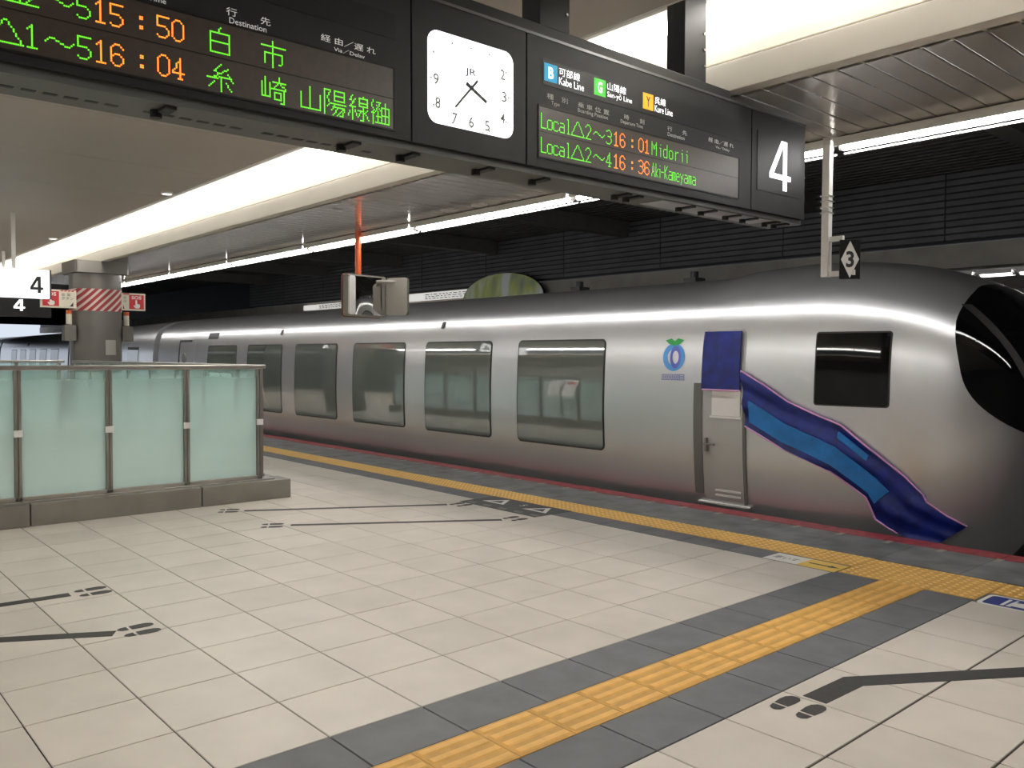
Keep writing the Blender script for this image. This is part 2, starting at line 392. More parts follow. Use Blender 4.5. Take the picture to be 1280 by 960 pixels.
# the matching strip on the other half of the platform (behind the camera)
for k in range(7):
    x1 = 9.6-4.8*k
    lab = '%s long strip light over the far half of the platform behind the viewer' % ordinal(k+1)
    t = thing('ceiling_light', lab, 'light', (x1-2.4, -7.8, ZC-.02), 'strip lights behind the viewer')
    part('tray', MB().box(x1-4.78, x1-.02, -8.0, -7.6, ZC-.028, ZC-.014), M_WHITE, t)
    for yy in (-7.7, -7.9):
        part('tube', MB().cyl((x1-4.76, yy, ZC-.085), (x1-.04, yy, ZC-.085), .035, 12), M_COVE, t, smooth=True)
# small round downlights
for (x, lab) in ((-5.97, 'small round downlight in the ceiling below the departure board'), (-11.72, 'small round downlight in the ceiling above the white number 4 sign')):
    t = thing('downlight', lab, 'light', (x, -1.33, ZC-.03), 'downlights by the cove')
    part('rim', MB().cyl((x, -1.33, ZC-.030), (x, -1.33, ZC-.012), .075, 20), M_WHITE, t)
    part('lens', MB().cyl((x, -1.33, ZC-.034), (x, -1.33, ZC-.029), .058, 20), M_LIT, t)
# opposite platform tubes
for k, (a, b) in enumerate(((-.10, .42), (.48, 1.9), (1.96, 3.4), (-1.6, -.16), (-3.1, -1.66), (-4.6, -3.16))):
    tube_fixture(a, b, 9.55, 2.90, M_FAR, '%s fluorescent tube beyond the train on the opposite platform' % ordinal(k+1), 'tubes of the opposite platform', r=.03, name='far_tube_light')

# ================================================================== TRAIN
YC, HW, ZM = 3.56, 1.44, .9
PROF = [(-1.0, .16), (-.7, .125), (-.4, .10), (-.1, .075), (.15, .048), (.5, .016), (.9, 0), (1.3, .006), (1.6, .022), (1.82, .050), (1.98, .092), (2.10, .150), (2.21, .245), (2.30, .385), (2.37, .58), (2.42, .85), (2.445, 1.15), (2.452, 1.44)]
_pz = np.array([p[0] for p in PROF]); _pd = np.array([p[1] for p in PROF])
def _spline(n=64):
    s = np.r_[0, np.cumsum(np.hypot(np.diff(_pz), np.diff(_pd)))]
    q = np.linspace(0, s[-1], n); out = []
    for t in q:
        i = min(len(s)-2, max(0, int(np.searchsorted(s, t)-1))); u = (t-s[i])/(s[i+1]-s[i])
        def cr(a):
            p0 = a[max(i-1, 0)]; p1 = a[i]; p2 = a[i+1]; p3 = a[min(i+2, len(a)-1)]
            return .5*((2*p1)+(-p0+p2)*u+(2*p0-5*p1+4*p2-p3)*u*u+(-p0+3*p1-3*p2+p3)*u**3)
        out.append((cr(_pz), cr(_pd)))
    return out
HALF = _spline()
HZ = np.array([h[0] for h in HALF]); HD = np.array([h[1] for h in HALF])
def side_d(z): return float(np.interp(z, HZ, HD))
X0N, X1N = .6, 2.95
def nose(x):
    if x <= X0N: return 1., 1., 1.
    u = min(1, (x-X0N)/(X1N-X0N))
    a = max(0, 1-u**2.5)**(1/2.5); lo = max(0, 1-u**2.3)**(1/2.3)
    return a, a, lo
def cab_rise(x): 
    t = min(1, max(0, (x+.05)/.30)); return .085*t*t*(3-2*t)
def surf_pt(x, z0, d0, sgn=-1):
    a, hu, hl = nose(x)
    y = YC+sgn*a*(HW-d0)
    z = ZM+(z0-ZM)*(hu if z0 > ZM else hl)
    if z0 > 2.1: z += cab_rise(x)*min(1, (z0-2.1)/.25)*hu
    return Vector((x, y, z))
def side_y(x, z):
    """Y of the near flank at height z and station x (None beyond the nose)"""
    a, hu, hl = nose(x); h = hu if z > ZM else hl
    if h < 1e-4: return None
    z0 = ZM+(z-ZM)/h; rs = cab_rise(x)
    if z0 > 2.1:
        if z0 > 2.35+rs: z0 -= rs
        else: z0 = (z0+rs*2.1/.25)/(1+rs/.25)
    if z0 > HZ[-1] or z0 < HZ[0]: return None
    return YC-a*(HW-side_d(z0))
def on_train(px, py, lift=0.):
    d = ray(px, py).normalized(); lo = None
    t = 4.
    while t < 30:
        p = CAM+d*t; sy = side_y(p.x, p.z)
        if sy is not None and p.y >= sy-lift: break
        t += .01
    return CAM+d*t
def car_body(root, xa, xb, noser, bend=None):
    xs_ = list(np.linspace(xa, min(xb, X0N), 40 if noser else 14))
    if noser:
        k = 46
        xs_ += [X0N+(X1N-X0N)*math.sin(math.pi/2*q/k) for q in range(1, k+1)]
        xs_[-1] = X1N-.0005
    rows = []
    for x in xs_:
        row = [surf_pt(x, z, d, -1) for z, d in HALF] + [surf_pt(x, z, d, 1) for z, d in reversed(HALF[:-1])]
        rows.append(row)
    mb = MB().grid(rows)
    mb.add(rows[0], [tuple(range(len(rows[0])))])
    return mb
def flank_patch(x0, x1, z0, z1, lift, rc=.05, n=8, th=.012, nz=10):
    """rounded rectangle lying on the flank, with a rim"""
    out = []
    pts = []
    for cx, cz, a0 in ((x1-rc, z1-rc, 0), (x0+rc, z1-rc, 90), (x0+rc, z0+rc, 180), (x1-rc, z0+rc, 270)):
        for q in range(n+1):
            a = math.radians(a0+90*q/n); pts.append((cx+rc*math.cos(a), cz+rc*math.sin(a)))
    zs = sorted(set([round(p[1], 5) for p in pts] + [z0+(z1-z0)*q/nz for q in range(nz+1)]))
    rows = []
    for z in zs:
        dz = max(0, (z0+rc)-z, z-(z1-rc)); ins = rc-math.sqrt(max(0, rc*rc-dz*dz))
        rows.append([Vector((x, side_y(x, z)-lift, z)) for x in np.linspace(x0+ins, x1-ins, 7)])
    back = [[p+Vector((0, th, 0)) for p in r] for r in rows]
    mb = MB().grid(rows); mb.grid(back)
    rim = [r[0] for r in rows]+rows[-1][1:]+[r[-1] for r in reversed(rows[:-1])]+list(reversed(rows[0][1:-1]))
    rb = [p+Vector((0, th, 0)) for p in rim]
    n_ = len(rim); mb.add(rim+rb, [(i, (i+1) % n_, n_+(i+1) % n_, n_+i) for i in range(n_)])
    return mb
def window(root, x0, x1, z0=.445, z1=1.72):
    g = part('window', flank_patch(x0-.022, x1+.022, z0-.022, z1+.022, .004, .07), M_GASKET, root, smooth=True)
    part('window_pane', flank_patch(x0, x1, z0, z1, .0085, .05), M_GLASS, g, smooth=True)
    return g
train = thing('train_car', 'silver streamlined train end car with rounded nose, large windows and open cab door', 'train car', (-6.5, YC, -1.1), 'cars of the silver train')
part('body', car_body(train, -16.5, X1N, True), M_TRAIN, train, smooth=60)
for k in range(6): window(train, -3.01-2.068*k, -1.515-2.068*k)
# under-frame and bogies
part('underframe', MB().box(-16.4, 1.6, 2.45, 4.67, -1.08, -.85), M_TRAINDK, train)
for bx in (-1.2, -13.8):
    for q in (-1.05, 1.05):
        part('wheel', MB().cyl((bx+q, 2.92, -.70), (bx+q, 3.06, -.70), .41, 24), M_STEELD, train)
# destination display and small lamps on the flank
part('destination_display', flank_patch(-13.44, -12.90, 1.885, 2.02, .006, .01), M_BLACK, train, label='small black display high on the car side')
for x, z in ((-9.9, 1.97), (-4.75, 1.98)): part('side_lamp', flank_patch(x-.035, x+.035, z-.05, z+.05, .012, .02), M_GASKET, train)
# rear passenger door
d = part('door', flank_patch(-15.05, -14.15, .02, 1.85, .004, .06), M_TRAIN, train, smooth=True)
part('door_seal', flank_patch(-15.12, -15.05, .02, 1.87, .008, .02), M_GASKET, d)
part('door_seal', flank_patch(-15.12, -14.35, 1.83, 1.88, .008, .02), M_GASKET, d)
part('handle_ring', MB().cyl((-14.75, side_y(-14.75, 1.45)-.02, 1.45), (-14.75, side_y(-14.75, 1.45), 1.45), .12, 20), M_STEELD, d)
# cab door with lower panel, window, handle, step
door = part('cab_door', flank_patch(-.10, .40, .05, 1.82, .006, .05), mat('door_panel', (.50, .49, .48), .38, metal=.6), train, smooth=True, label='narrow cab door with small square window')
part('door_jamb', flank_patch(-.21, -.10, .09, 1.26, .014, .01), mat('door_jamb', (.16, .155, .145), .5, metal=.3), door)
part('door_jamb', flank_patch(.39, .425, .03, 1.20, .014, .008), mat('door_jamb', (.16, .155, .145)), door)
part('door_window', flank_patch(.02, .36, .93, 1.19, .012, .01), mat('door_window', (.80, .77, .75), .15), door)
part('window_sill', flank_patch(.0, .38, .905, .925, .020, .004), M_WHITE, door)
part('door_handle', MB().box(-.06, .07, side_y(0, .62)-.045, side_y(0, .62)-.03, .615, .635).box(-.055, -.03, side_y(0, .62)-.04, side_y(0, .62), .55, .69), M_STEELD, door)
for z in (.10, .15): part('vent_bar', flank_patch(.05, .35, z-.010, z+.010, .022, .004), M_WHITE, door)
part('door_step', flank_patch(-.16, .45, .0, .018, .04, .004, th=.05), M_WHITE, door)
# cab side window
cw = part('cab_window', flank_patch(1.145, 1.815, 1.085, 1.775, .005, .03), M_GASKET, train, smooth=True)
part('cab_window_pane', flank_patch(1.16, 1.80, 1.10, 1.76, .010, .02), M_CABGLASS, cw, smooth=True)
# logo: green leaf, blue ring, small line of characters
lg = part('logo_ring', MB().add(*(lambda n: ([Vector((-.495+r*math.cos(2*math.pi*i/n), 0, 1.53+r*math.sin(2*math.pi*i/n)*1.02)) for r in (.148, .085) for i in range(n)], [(i, (i+1) % n, n+(i+1) % n, n+i) for i in range(n)]))(32)), M_LOGOB, train, label='round blue logo with green leaf')
def drape(o, lift):
    rl = train.location
    for v in o.data.vertices:
        w_ = v.co+rl; v.co.y = side_y(w_.x, w_.z)-lift-rl.y
    return o
drape(lg, .004)
drape(part('logo_leaf', MB().add([Vector((x, 0, z)) for x, z in ((-.62, 1.715), (-.54, 1.735), (-.495, 1.705), (-.45, 1.735), (-.37, 1.715), (-.42, 1.675), (-.495, 1.655), (-.57, 1.675))], [(0,1,7),(1,2,6,7),(2,3,5,6),(3,4,5)]), M_LOGOG, lg), .005)
drape(part('logo_core', MB().add(*(lambda n: ([Vector((-.47+r*.6*math.cos(math.pi*2*i/n), 0, 1.53+r*math.sin(2*math.pi*i/n))) for r in (.122, .07) for i in range(n)], [(i, (i+1) % n, n+(i+1) % n, n+i) for i in range(n)]))(24)), M_LOGOV, lg), .006)
drape(part('logo_text', place(text_mb('回回回回', .065, .30), (-.645, 2.1, 1.28), FACE_Y), M_LOGOV, lg, fixn=False), .005)
# roof aerials
for px in (868, 725):
    p = hit(px, 342, 1, 3.3)
    part('roof_aerial', MB().box(p.x-.09, p.x+.09, 3.2, 3.4, 2.40, 2.50).cyl((p.x, 3.3, 2.49), (p.x, 3.3, 2.58), .05, 12), M_DARK, train)
# windscreen on the nose: found from the nose surface
def nose_x(dy, z):
    lo, hi = X0N, X1N
    for _ in range(40):
        mid = (lo+hi)/2; sy = side_y(mid, z)
        if sy is not None and YC-sy > dy: lo = mid
        else: hi = mid
    return lo
def nose_pt(dy, z, lift=.0):
    e = .01
    x = nose_x(abs(dy), z)
    a = Vector((nose_x(abs(dy)+e, z)-nose_x(max(0, abs(dy)-e), z), 0, 0)); 
    gx = (nose_x(abs(dy)+e, z)-x)/e*(1 if dy > 0 else -1); gz = (nose_x(abs(dy), z+e)-nose_x(abs(dy), z-e))/(2*e)
    n = Vector((1, -gx, -gz)).normalized()
    return Vector((x, YC+dy, z))+n*lift
WZ, WA, WB, WN = 1.50, 1.11, .72, 2.7
def ws_pt(r, a, lift):
    c, s_ = math.cos(a), math.sin(a)
    return nose_pt(r*WA*math.copysign(abs(c)**(2/WN), c), WZ+r*WB*math.copysign(abs(s_)**(2/WN), s_), lift)
NA = 96
rows = [[ws_pt(r, 2*math.pi*i/NA, .008) for i in range(NA)] for r in (1.0, .97, .93, .88, .8, .7, .58, .45, .3, .15, .01)]
edge = [[ws_pt(1.0, 2*math.pi*i/NA, -.01) for i in range(NA)]]
ws = part('windscreen', MB().grid(edge+rows, close=True), M_CABGLASS, train, smooth=True, label='large dark wraparound windscreen')
for sg in (-1, 1):
    L_, R_ = [], []
    for q in range(24):
        z = 2.0-(2.0-.86)*q/23; dy = sg*(.92-.36*(q/23)**1.4)
        L_.append(nose_pt(dy-.03, z, .013)); R_.append(nose_pt(dy+.03, z, .013))
    part('windscreen_pillar', MB().grid([L_, R_]), mat('pillar', (.022, .022, .022), .4), ws)
# following cars (shorter runs, swinging away with the curve of the track)
def far_car(x0, y0, ang, L, label):
    t = thing('train_car', label, 'train car', (-16.9, YC, -1.1), 'cars of the silver train')
    part('body', car_body(t, -16.9-L, -16.9, False), M_TRAIN, t, smooth=60)
    ends = [surf_pt(-16.9, z, d, -1) for z, d in HALF]+[surf_pt(-16.9, z, d, 1) for z, d in reversed(HALF[:-1])]
    part('end_wall', MB().add(ends, [tuple(range(len(ends)))]), M_TRAIN, t)
    part('gangway', MB().box(-17.0, -16.72, YC-.5, YC+.5, -.3, 1.9), M_DARK, t)
    n = int((L-2.2)/2.068)
    for k in range(n): window(t, -17.9-.55-2.068*k-1.3, -17.9-.55-2.068*k)
    part('destination_display', flank_patch(-17.6-L*.5, -17.2-L*.5, 1.885, 2.02, .006, .01), M_BLACK, t)
    t.location = (x0, y0, -1.1); t.rotation_euler.z = -ang
    return t
for (mx, my, ang, L, lab) in ((-16.85, YC+.02, math.radians(5.0), 12.2, 'second car of the silver train, partly behind the grey column'), (-29.4, YC+1.12, math.radians(1.5), 14, 'third car of the silver train, left of the grey column'), (-43.8, YC+1.5, 0, 16, 'farthest car of the silver train at the left picture edge')):
    far_car(mx, my, ang, L, lab)

# ------------------------------------------------------------------ blue slide-like sheet hanging from the cab door
UPC = [(928, 464), (957, 482), (987, 503), (1020, 518), (1053, 532), (1082, 556), (1110, 578), (1134, 597), (1156, 619), (1160, 628), (1185, 645), (1210, 658)]
LOC = [(933, 532), (956, 546), (979, 560), (1010, 574), (1040, 589), (1063, 605), (1084, 621), (1090, 634), (1096, 648), (1110, 658), (1130, 670), (1171, 681)]
sl = thing('blue_slide', 'crumpled navy and light blue chute-like sheet with pink edging hanging from the cab door', 'sheet', (1.2, 2.05, -.05))
def lerp(a, b, t): return (a[0]+(b[0]-a[0])*t, a[1]+(b[1]-a[1])*t)
def resample(c, n):
    out = []
    for q in range(n):
        t = q/(n-1)*(len(c)-1); i = min(len(c)-2, int(t)); out.append(lerp(c[i], c[i+1], t-i))
    return out
UPR, LOR = resample(UPC, 34), resample(LOC, 34)
def slide_grid(t0, t1, q0, q1, lift, amp, n=11):
    rows = []
    for q in range(q0, q1):
        r = []
        for k in range(n):
            t = t0+(t1-t0)*k/(n-1); px = lerp(UPR[q], LOR[q], t)
            p = on_train(*px, lift=.02)
            fold = lift+amp*(.5+.5*math.sin(t*13+q*.21))*(.6+.4*math.sin(q*.5+t*3))
            p.y -= fold
            r.append(p)
        rows.append(r)
    return rows
def solid_grid(rows, th):
    back = [[p+Vector((0, th, 0)) for p in r] for r in rows]
    mb = MB().grid(rows); mb.grid(back)
    rim = [r[0] for r in rows]+rows[-1][1:]+[r[-1] for r in reversed(rows[:-1])]+list(reversed(rows[0][1:-1])); n_ = len(rim)
    mb.add(rim+[p+Vector((0, th, 0)) for p in rim], [(i, (i+1) % n_, n_+(i+1) % n_, n_+i) for i in range(n_)])
    return mb
part('chute', solid_grid(slide_grid(0, 1, 0, 34, .01, .05), .02), M_NAVY, sl, smooth=60)
part('bed_panel', solid_grid(slide_grid(.46, .86, 1, 22, .055, .006, 5), .02), M_SKYB, sl, smooth=60, label='light blue bed panel')
part('upper_panel', solid_grid(slide_grid(.12, .26, 12, 17, .055, .004, 4), .02), M_SKYB, sl, smooth=60, label='light blue patch near the upper edge')
def tube_path(pts, r, n=6):
    mb = MB()
    for a, b in zip(pts, pts[1:]): mb.cyl(a, b, r, n)
    return mb
part('edging', tube_path([r[0]+Vector((0, -.01, .004)) for r in slide_grid(0, 1, 0, 34, .02, .0, 2)], .009), M_PINK, sl, label='pink upper edging')
part('edging', tube_path([r[-1]+Vector((0, -.01, -.004)) for r in slide_grid(0, 1, 0, 34, .02, .0, 2)][:30], .009), M_PINK, sl, label='pink lower edging')
rows = []
for q in range(13):
    z = 1.20+(1.80-1.20)*q/12
    rows.append([Vector((x, side_y(x, z)-.022-.022*(.5+.5*math.sin(x*24+z*3)), z)) for x in np.linspace(-.095, .36, 16)])
part('curtain', solid_grid(rows, .012), M_NAVY, sl, smooth=60, label='navy curtain filling the top of the doorway')
part('edging', tube_path([Vector((x, side_y(x, 1.195)-.045, 1.195+.0*x)) for x in np.linspace(-.08, .37, 6)], .009), M_PINK, sl)
part('edging', tube_path([Vector((-.09, side_y(-.09, z)-.03, z)) for z in np.linspace(1.2, 1.79, 6)], .006), mat('mauve_edging', (.22, .12, .26), .5), sl)

# ================================================================== DEPARTURE BOARD
SX = 2.08; SL = -5.78; SR = .272; SZ0, SZ1 = 2.484, 3.138; SD = .30
bd = thing('departure_board', 'long black hanging departure board with green LED rows, square clock and number 4', 'sign', (SX-.15, -2.75, SZ0))
part('housing', MB().box(SX-SD, SX-.012, SL, SR, SZ0+.002, SZ1), M_BOARD, bd, bevel=.006)
part('top_rail', MB().box(SX-SD+.05, SX-.05, SL+.1, -.57, SZ1, SZ1+.09), M_BOARD, bd, bevel=.004)
part('top_cap', MB().box(SX-SD, SX+.004, SL, SR, SZ1-.002, SZ1+.012), mat('board_cap', (.12, .12, .125), .3, metal=.5), bd)
for a, b in ((SL, -3.092), (-3.088, -2.398), (-2.394, -.402), (-.398, SR)):
    part('face_panel', MB().box(SX-.012, SX, a+.002, b-.002, SZ0, SZ1), M_BOARD, bd, bevel=.003)
part('underside', MB().box(SX-SD+.005, SX-.03, SL, SR, SZ0-.03, SZ0+.002), mat('board_underside', (.10, .105, .10), .5), bd)
mb = MB()
for k in range(22):
    if k % 7 == 6: continue
    y0 = -4.66+k*.068; mb.box(SX-.2, SX-.175, y0, y0+.045, SZ0-.0315, SZ0-.03)
part('vent_slots', mb, M_DARK, bd, kind='stuff')
part('underside_panel', MB().box(SX-.23, SX-.05, -1.25, -.05, SZ0-.034, SZ0-.03), mat('pale_underside', (.30, .31, .33), .4), bd)
for y in (-4.13, -3.34, -3.03, -2.58, -2.2, -1.55, -1.45, -.95, -.72, -.45, -.25, .02, .14):
    part('clip', MB().box(SX-.16, SX-.05, y-.022, y+.022, SZ0-.042, SZ0-.03).cyl((SX-.15, y-.02, SZ0-.058), (SX-.15, y-.02, SZ0-.03), .022, 10), M_DARK, bd)
def panel(y0, y1, z0, z1, m, name, lift=.002, label=None, parent=bd):
    return part(name, MB().box(SX-.004, SX+lift, y0, y1, z0, z1), m, parent, label=label)
# hangers
for y in (-2.10, -.875):
    h = part('hanger', MB().box(SX-.24, SX-.10, y-.11, y+.11, SZ1+.08, 3.80 if y > -1.2 else ZC-.014), M_BOARD, bd, bevel=.004)
    zt = 3.796 if y > -1.2 else ZC-.016
    part('flange', MB().box(SX-.30, SX-.04, y-.17, y+.17, zt-.02, zt), M_BLACK, h)
    for z in (3.35, 3.45, 3.55): part('bolt', MB().cyl((SX-.10, y+.085, z), (SX-.092, y+.085, z), .008, 8), M_STEEL, h)
# LED dot matrix lettering ------------------------------------------------
G = {'0': [[(2,2),(4,2),(6,4),(6,11),(4,13),(2,13),(0,11),(0,4),(2,2)]], '1': [[(1,11),(3,13),(3,2)],[(1,2),(5,2)]], '2': [[(0,11),(2,13),(4,13),(6,11),(6,9),(0,2),(6,2)]],
'3': [[(0,12),(2,13),(4,13),(6,11),(6,9),(4,8),(2,8)],[(4,8),(6,6),(6,4),(4,2),(2,2),(0,3)]], '4': [[(4,2),(4,13),(0,5),(6,5)],[(3,2),(5,2)]], '5': [[(6,13),(0,13),(0,8),(4,8),(6,6),(6,4),(4,2),(2,2),(0,3)]],
'6': [[(6,11),(4,13),(2,13),(0,11),(0,4),(2,2),(4,2),(6,4),(6,6),(4,8),(2,8),(0,6)]], ':': [[(7,10),(8,10)],[(7,9),(8,9)],[(7,5),(8,5)],[(7,4),(8,4)]],
'L': [[(0,13),(0,2),(5,2)]], 'o': [[(1,2),(4,2),(5,3),(5,8),(4,9),(1,9),(0,8),(0,3),(1,2)]], 'c': [[(5,8),(4,9),(1,9),(0,8),(0,3),(1,2),(4,2),(5,3)]], 'a': [[(1,9),(4,9),(5,8),(5,2)],[(5,6),(1,6),(0,5),(0,3),(1,2),(4,2),(5,3)]],
'l': [[(2,13),(3,13),(3,2)],[(2,2),(4,2)]], 'M': [[(0,2),(0,13),(3,7),(6,13),(6,2)]], 'i': [[(2,9),(3,9),(3,2)],[(3,12),(3,12)]], 'd': [[(5,13),(5,2),(1,2),(0,3),(0,8),(1,9),(5,9)]], 'r': [[(1,9),(1,2)],[(1,7),(3,9),(5,9)]],
'A': [[(0,2),(2,13),(4,2)],[(1,6),(3,6)]], 'k': [[(0,13),(0,2)],[(3,9),(0,5),(3,2)]], '-': [[(0,7),(3,7)]], 'K': [[(0,13),(0,2)],[(4,13),(0,7),(4,2)]], 'm': [[(0,2),(0,9)],[(2,9),(2,2)],[(4,9),(4,2)],[(0,9),(4,9)]],
'e': [[(0,6),(4,6),(4,8),(3,9),(1,9),(0,8),(0,3),(1,2),(4,2)]], 'j': [[(0,9),(1,9),(1,2)],[(1,12),(1,12)]], 'y': [[(0,9),(2,4)],[(4,9),(1,0)]], 'n': [[(0,2),(0,9),(3,9),(4,8),(4,2)]],
'T': [[(7,13),(0,2),(15,2),(8,13)]], '~': [[(1,7),(3,9),(5,9),(10,6),(12,6),(14,8)]],
'白': [[(2,1),(2,12),(13,12),(13,1),(2,1)],[(2,7),(13,7)],[(8,15),(6,12)]], '市': [[(7,15),(7,0)],[(0,12),(15,12)],[(2,2),(2,8),(13,8),(13,3),(11,2)]],
'糸': [[(8,15),(4,11),(8,10)],[(12,13),(3,7)],[(0,7),(14,8)],[(12,10),(15,6)],[(8,8),(8,0)],[(4,5),(1,2)],[(11,5),(14,1)]],
'崎': [[(0,11),(0,3),(5,3),(5,11)],[(2,14),(2,3)],[(7,12),(15,12)],[(11,15),(11,12),(8,9)],[(11,12),(15,9)],[(6,8),(15,8)],[(8,2),(8,6),(12,6),(12,2),(8,2)],[(14,8),(14,0),(12,0)]],
'山': [[(1,10),(1,1),(14,1),(14,10)],[(7,14),(7,1)]], '陽': [[(0,15),(0,0)],[(0,15),(4,15),(2,10),(4,7),(2,5)],[(7,9),(7,15),(14,15),(14,9),(7,9)],[(7,12),(14,12)],[(5,7),(15,7)],[(8,7),(5,3)],[(7,5),(14,5),(13,0),(11,0)],[(10,5),(6,0)],[(13,4),(9,0)]],
'線': [[(3,15),(1,12),(4,11)],[(5,13),(1,8),(5,8)],[(3,8),(3,0)],[(1,5),(0,2)],[(5,6),(6,3)],[(8,9),(8,14),(14,14),(14,9),(8,9)],[(8,11),(14,11)],[(11,15),(11,14)],[(11,9),(11,0),(9,0)],[(7,6),(10,6),(7,2)],[(14,7),(12,5),(15,1)]],
'経': [[(1,15),(0,11),(2,9),(0,7),(2,7)],[(1,7),(1,0)],[(4,14),(7,14),(3,8)],[(4,12),(7,9)],[(4,5),(7,5)],[(5,8),(5,1)],[(3,1),(7,1)]], '由': [[(0,1),(0,11),(6,11),(6,1),(0,1)],[(0,6),(6,6)],[(3,14),(3,1)]]}
def bres(a, b):
    n = max(abs(a[0]-b[0]), abs(a[1]-b[1]), 1); return {(round(a[0]+(b[0]-a[0])*i/n), round(a[1]+(b[1]-a[1])*i/n)) for i in range(n+1)}
def dots(ch):
    s = set()
    for st in G[ch]:
        for a, b in zip(st, st[1:]): s |= bres(a, b)
    return s
DP = .0066
def led(body, y, z, adv, m, parent, name='led_text', pitch=DP, wide=None):
    """adv: dots advance per char (list or int)"""
    mb = MB(); x = 0; r = pitch*.5
    for i, ch in enumerate(body):
        if ch != ' ':
            for dx, dy in sorted(dots(ch)):
                cy, cz = y+(x+dx+.5)*pitch, z+(dy+.5)*DP
                n = 6; mb.add([(SX+.0032, cy+r*math.cos(2*math.pi*q/n), cz+r*math.sin(2*math.pi*q/n)) for q in range(n)], [tuple(range(n))])
        x += adv[i] if isinstance(adv, (list, tuple)) else adv
    return part(name, mb, m, parent, fixn=False, kind='stuff')
def led_screen(y0, y1, z0, z1, label):
    f = panel(y0, y1, z0, z1, M_LEDBG, 'led_screen', .0015, label)
    part('row_gap', MB().box(SX+.0015, SX+.0022, y0, y1, (z0+z1)/2-.002, (z0+z1)/2+.002), M_BLACK, f)
    fr = MB().box(SX-.002, SX+.005, y0-.008, y1+.008, z1, z1+.008).box(SX-.002, SX+.005, y0-.008, y1+.008, z0-.008, z0).box(SX-.002, SX+.005, y0-.008, y0, z0, z1).box(SX-.002, SX+.005, y1, y1+.008, z0, z1)
    part('bezel', fr, M_BLACK, f)
    return f
s1 = led_screen(-5.0, -3.185, 2.522, 2.784, 'left LED screen')
Z1, Z2 = 2.662, 2.526
led('T2~5', -4.724, Z1, [16, 8, 16, 8], M_LEDG, s1); led('15:50', -4.407, Z1, [8, 8, 16, 8, 8], M_LEDO, s1); led('白', -4.016, Z1, 16, M_LEDG, s1); led('市', -3.800, Z1, 16, M_LEDG, s1)
led('T1~5', -4.724, Z2, [16, 8, 16, 8], M_LEDG, s1); led('16:04', -4.407, Z2, [8, 8, 16, 8, 8], M_LEDO, s1); led('糸', -4.016, Z2, 16, M_LEDG, s1); led('崎', -3.800, Z2, 16, M_LEDG, s1); led('山陽線', -3.640, Z2, 17, M_LEDG, s1); led('経由', -3.301, Z2, 8, M_LEDG, s1, pitch=.0062)
s2 = led_screen(-2.31, -.545, 2.540, 2.792, 'right LED screen')
Z3, Z4 = 2.668, 2.546
led('Local', -2.300, Z3, 6.6, M_LEDG, s2); led('T', -2.085, Z3, 16, M_LEDG, s2); led('2', -1.975, Z3, 8, M_LEDG, s2); led('~', -1.920, Z3, 16, M_LEDG, s2); led('3', -1.812, Z3, 8, M_LEDG, s2); led('16:01', -1.752, Z3, [8, 8, 16, 8, 8], M_LEDO, s2); led('Midorii', -1.424, Z3, [9, 7, 8, 8, 8, 7, 7], M_LEDG, s2)
led('Local', -2.300, Z4, 6.6, M_LEDG, s2); led('T', -2.085, Z4, 16, M_LEDG, s2); led('2', -1.975, Z4, 8, M_LEDG, s2); led('~', -1.920, Z4, 16, M_LEDG, s2); led('4', -1.812, Z4, 8, M_LEDG, s2); led('16:36', -1.752, Z4, [8, 8, 16, 8, 8], M_LEDO, s2); led('Akj-Kameyama', -1.424, Z4, [6, 5, 3, 5, 6, 6, 6, 6, 6, 7, 6, 6], M_LEDG, s2, pitch=.0062)
# dark strips over the screens, and printed headings
panel(-5.0, -3.173, 2.912, 3.022, M_BLACK, 'dark_strip', .002)
st = panel(-2.285, -.50, 2.905, 3.033, M_BLACK, 'dark_strip', .002, 'dark strip with coloured line letters')
def two(body, y, z, h, wd, m=M_PRINT): return lettering('heading', body, (SX, y, z), FACE_X, m, bd, h=h, wd=wd, lift=.0012, bold=.0)
two('行　　先', -3.936, 2.822, .030, .178); two('Destination', -3.925, 2.794, .022, .150)
two('経 由／遅 れ', -3.538, 2.822, .029, .262); two('Via／Delay', -3.478, 2.789, .024, .148)
two('時　　刻', -4.36, 2.822, .030, .178); two('Departure Time', -4.36, 2.794, .024, .20)
two('種　別', -2.257, 2.839, .028, .152, M_PRINTDIM); two('Type', -2.225, 2.808, .026, .06, M_PRINTDIM)
two('乗 車 位 置', -2.03, 2.839, .028, .245, M_PRINTDIM); two('Boarding Position', -2.03, 2.808, .026, .235, M_PRINTDIM)
two('時　　刻', -1.66, 2.842, .028, .172, M_PRINTDIM); two('Departure Time', -1.69, 2.811, .026, .19, M_PRINTDIM)
two('行　　先', -1.278, 2.845, .028, .186, M_PRINTDIM); two('Destination', -1.275, 2.815, .022, .16, M_PRINTDIM)
two('経 由／遅 れ', -.875, 2.848, .028, .27, M_PRINTDIM); two('Via／Delay', -.80, 2.816, .022, .15, M_PRINTDIM)
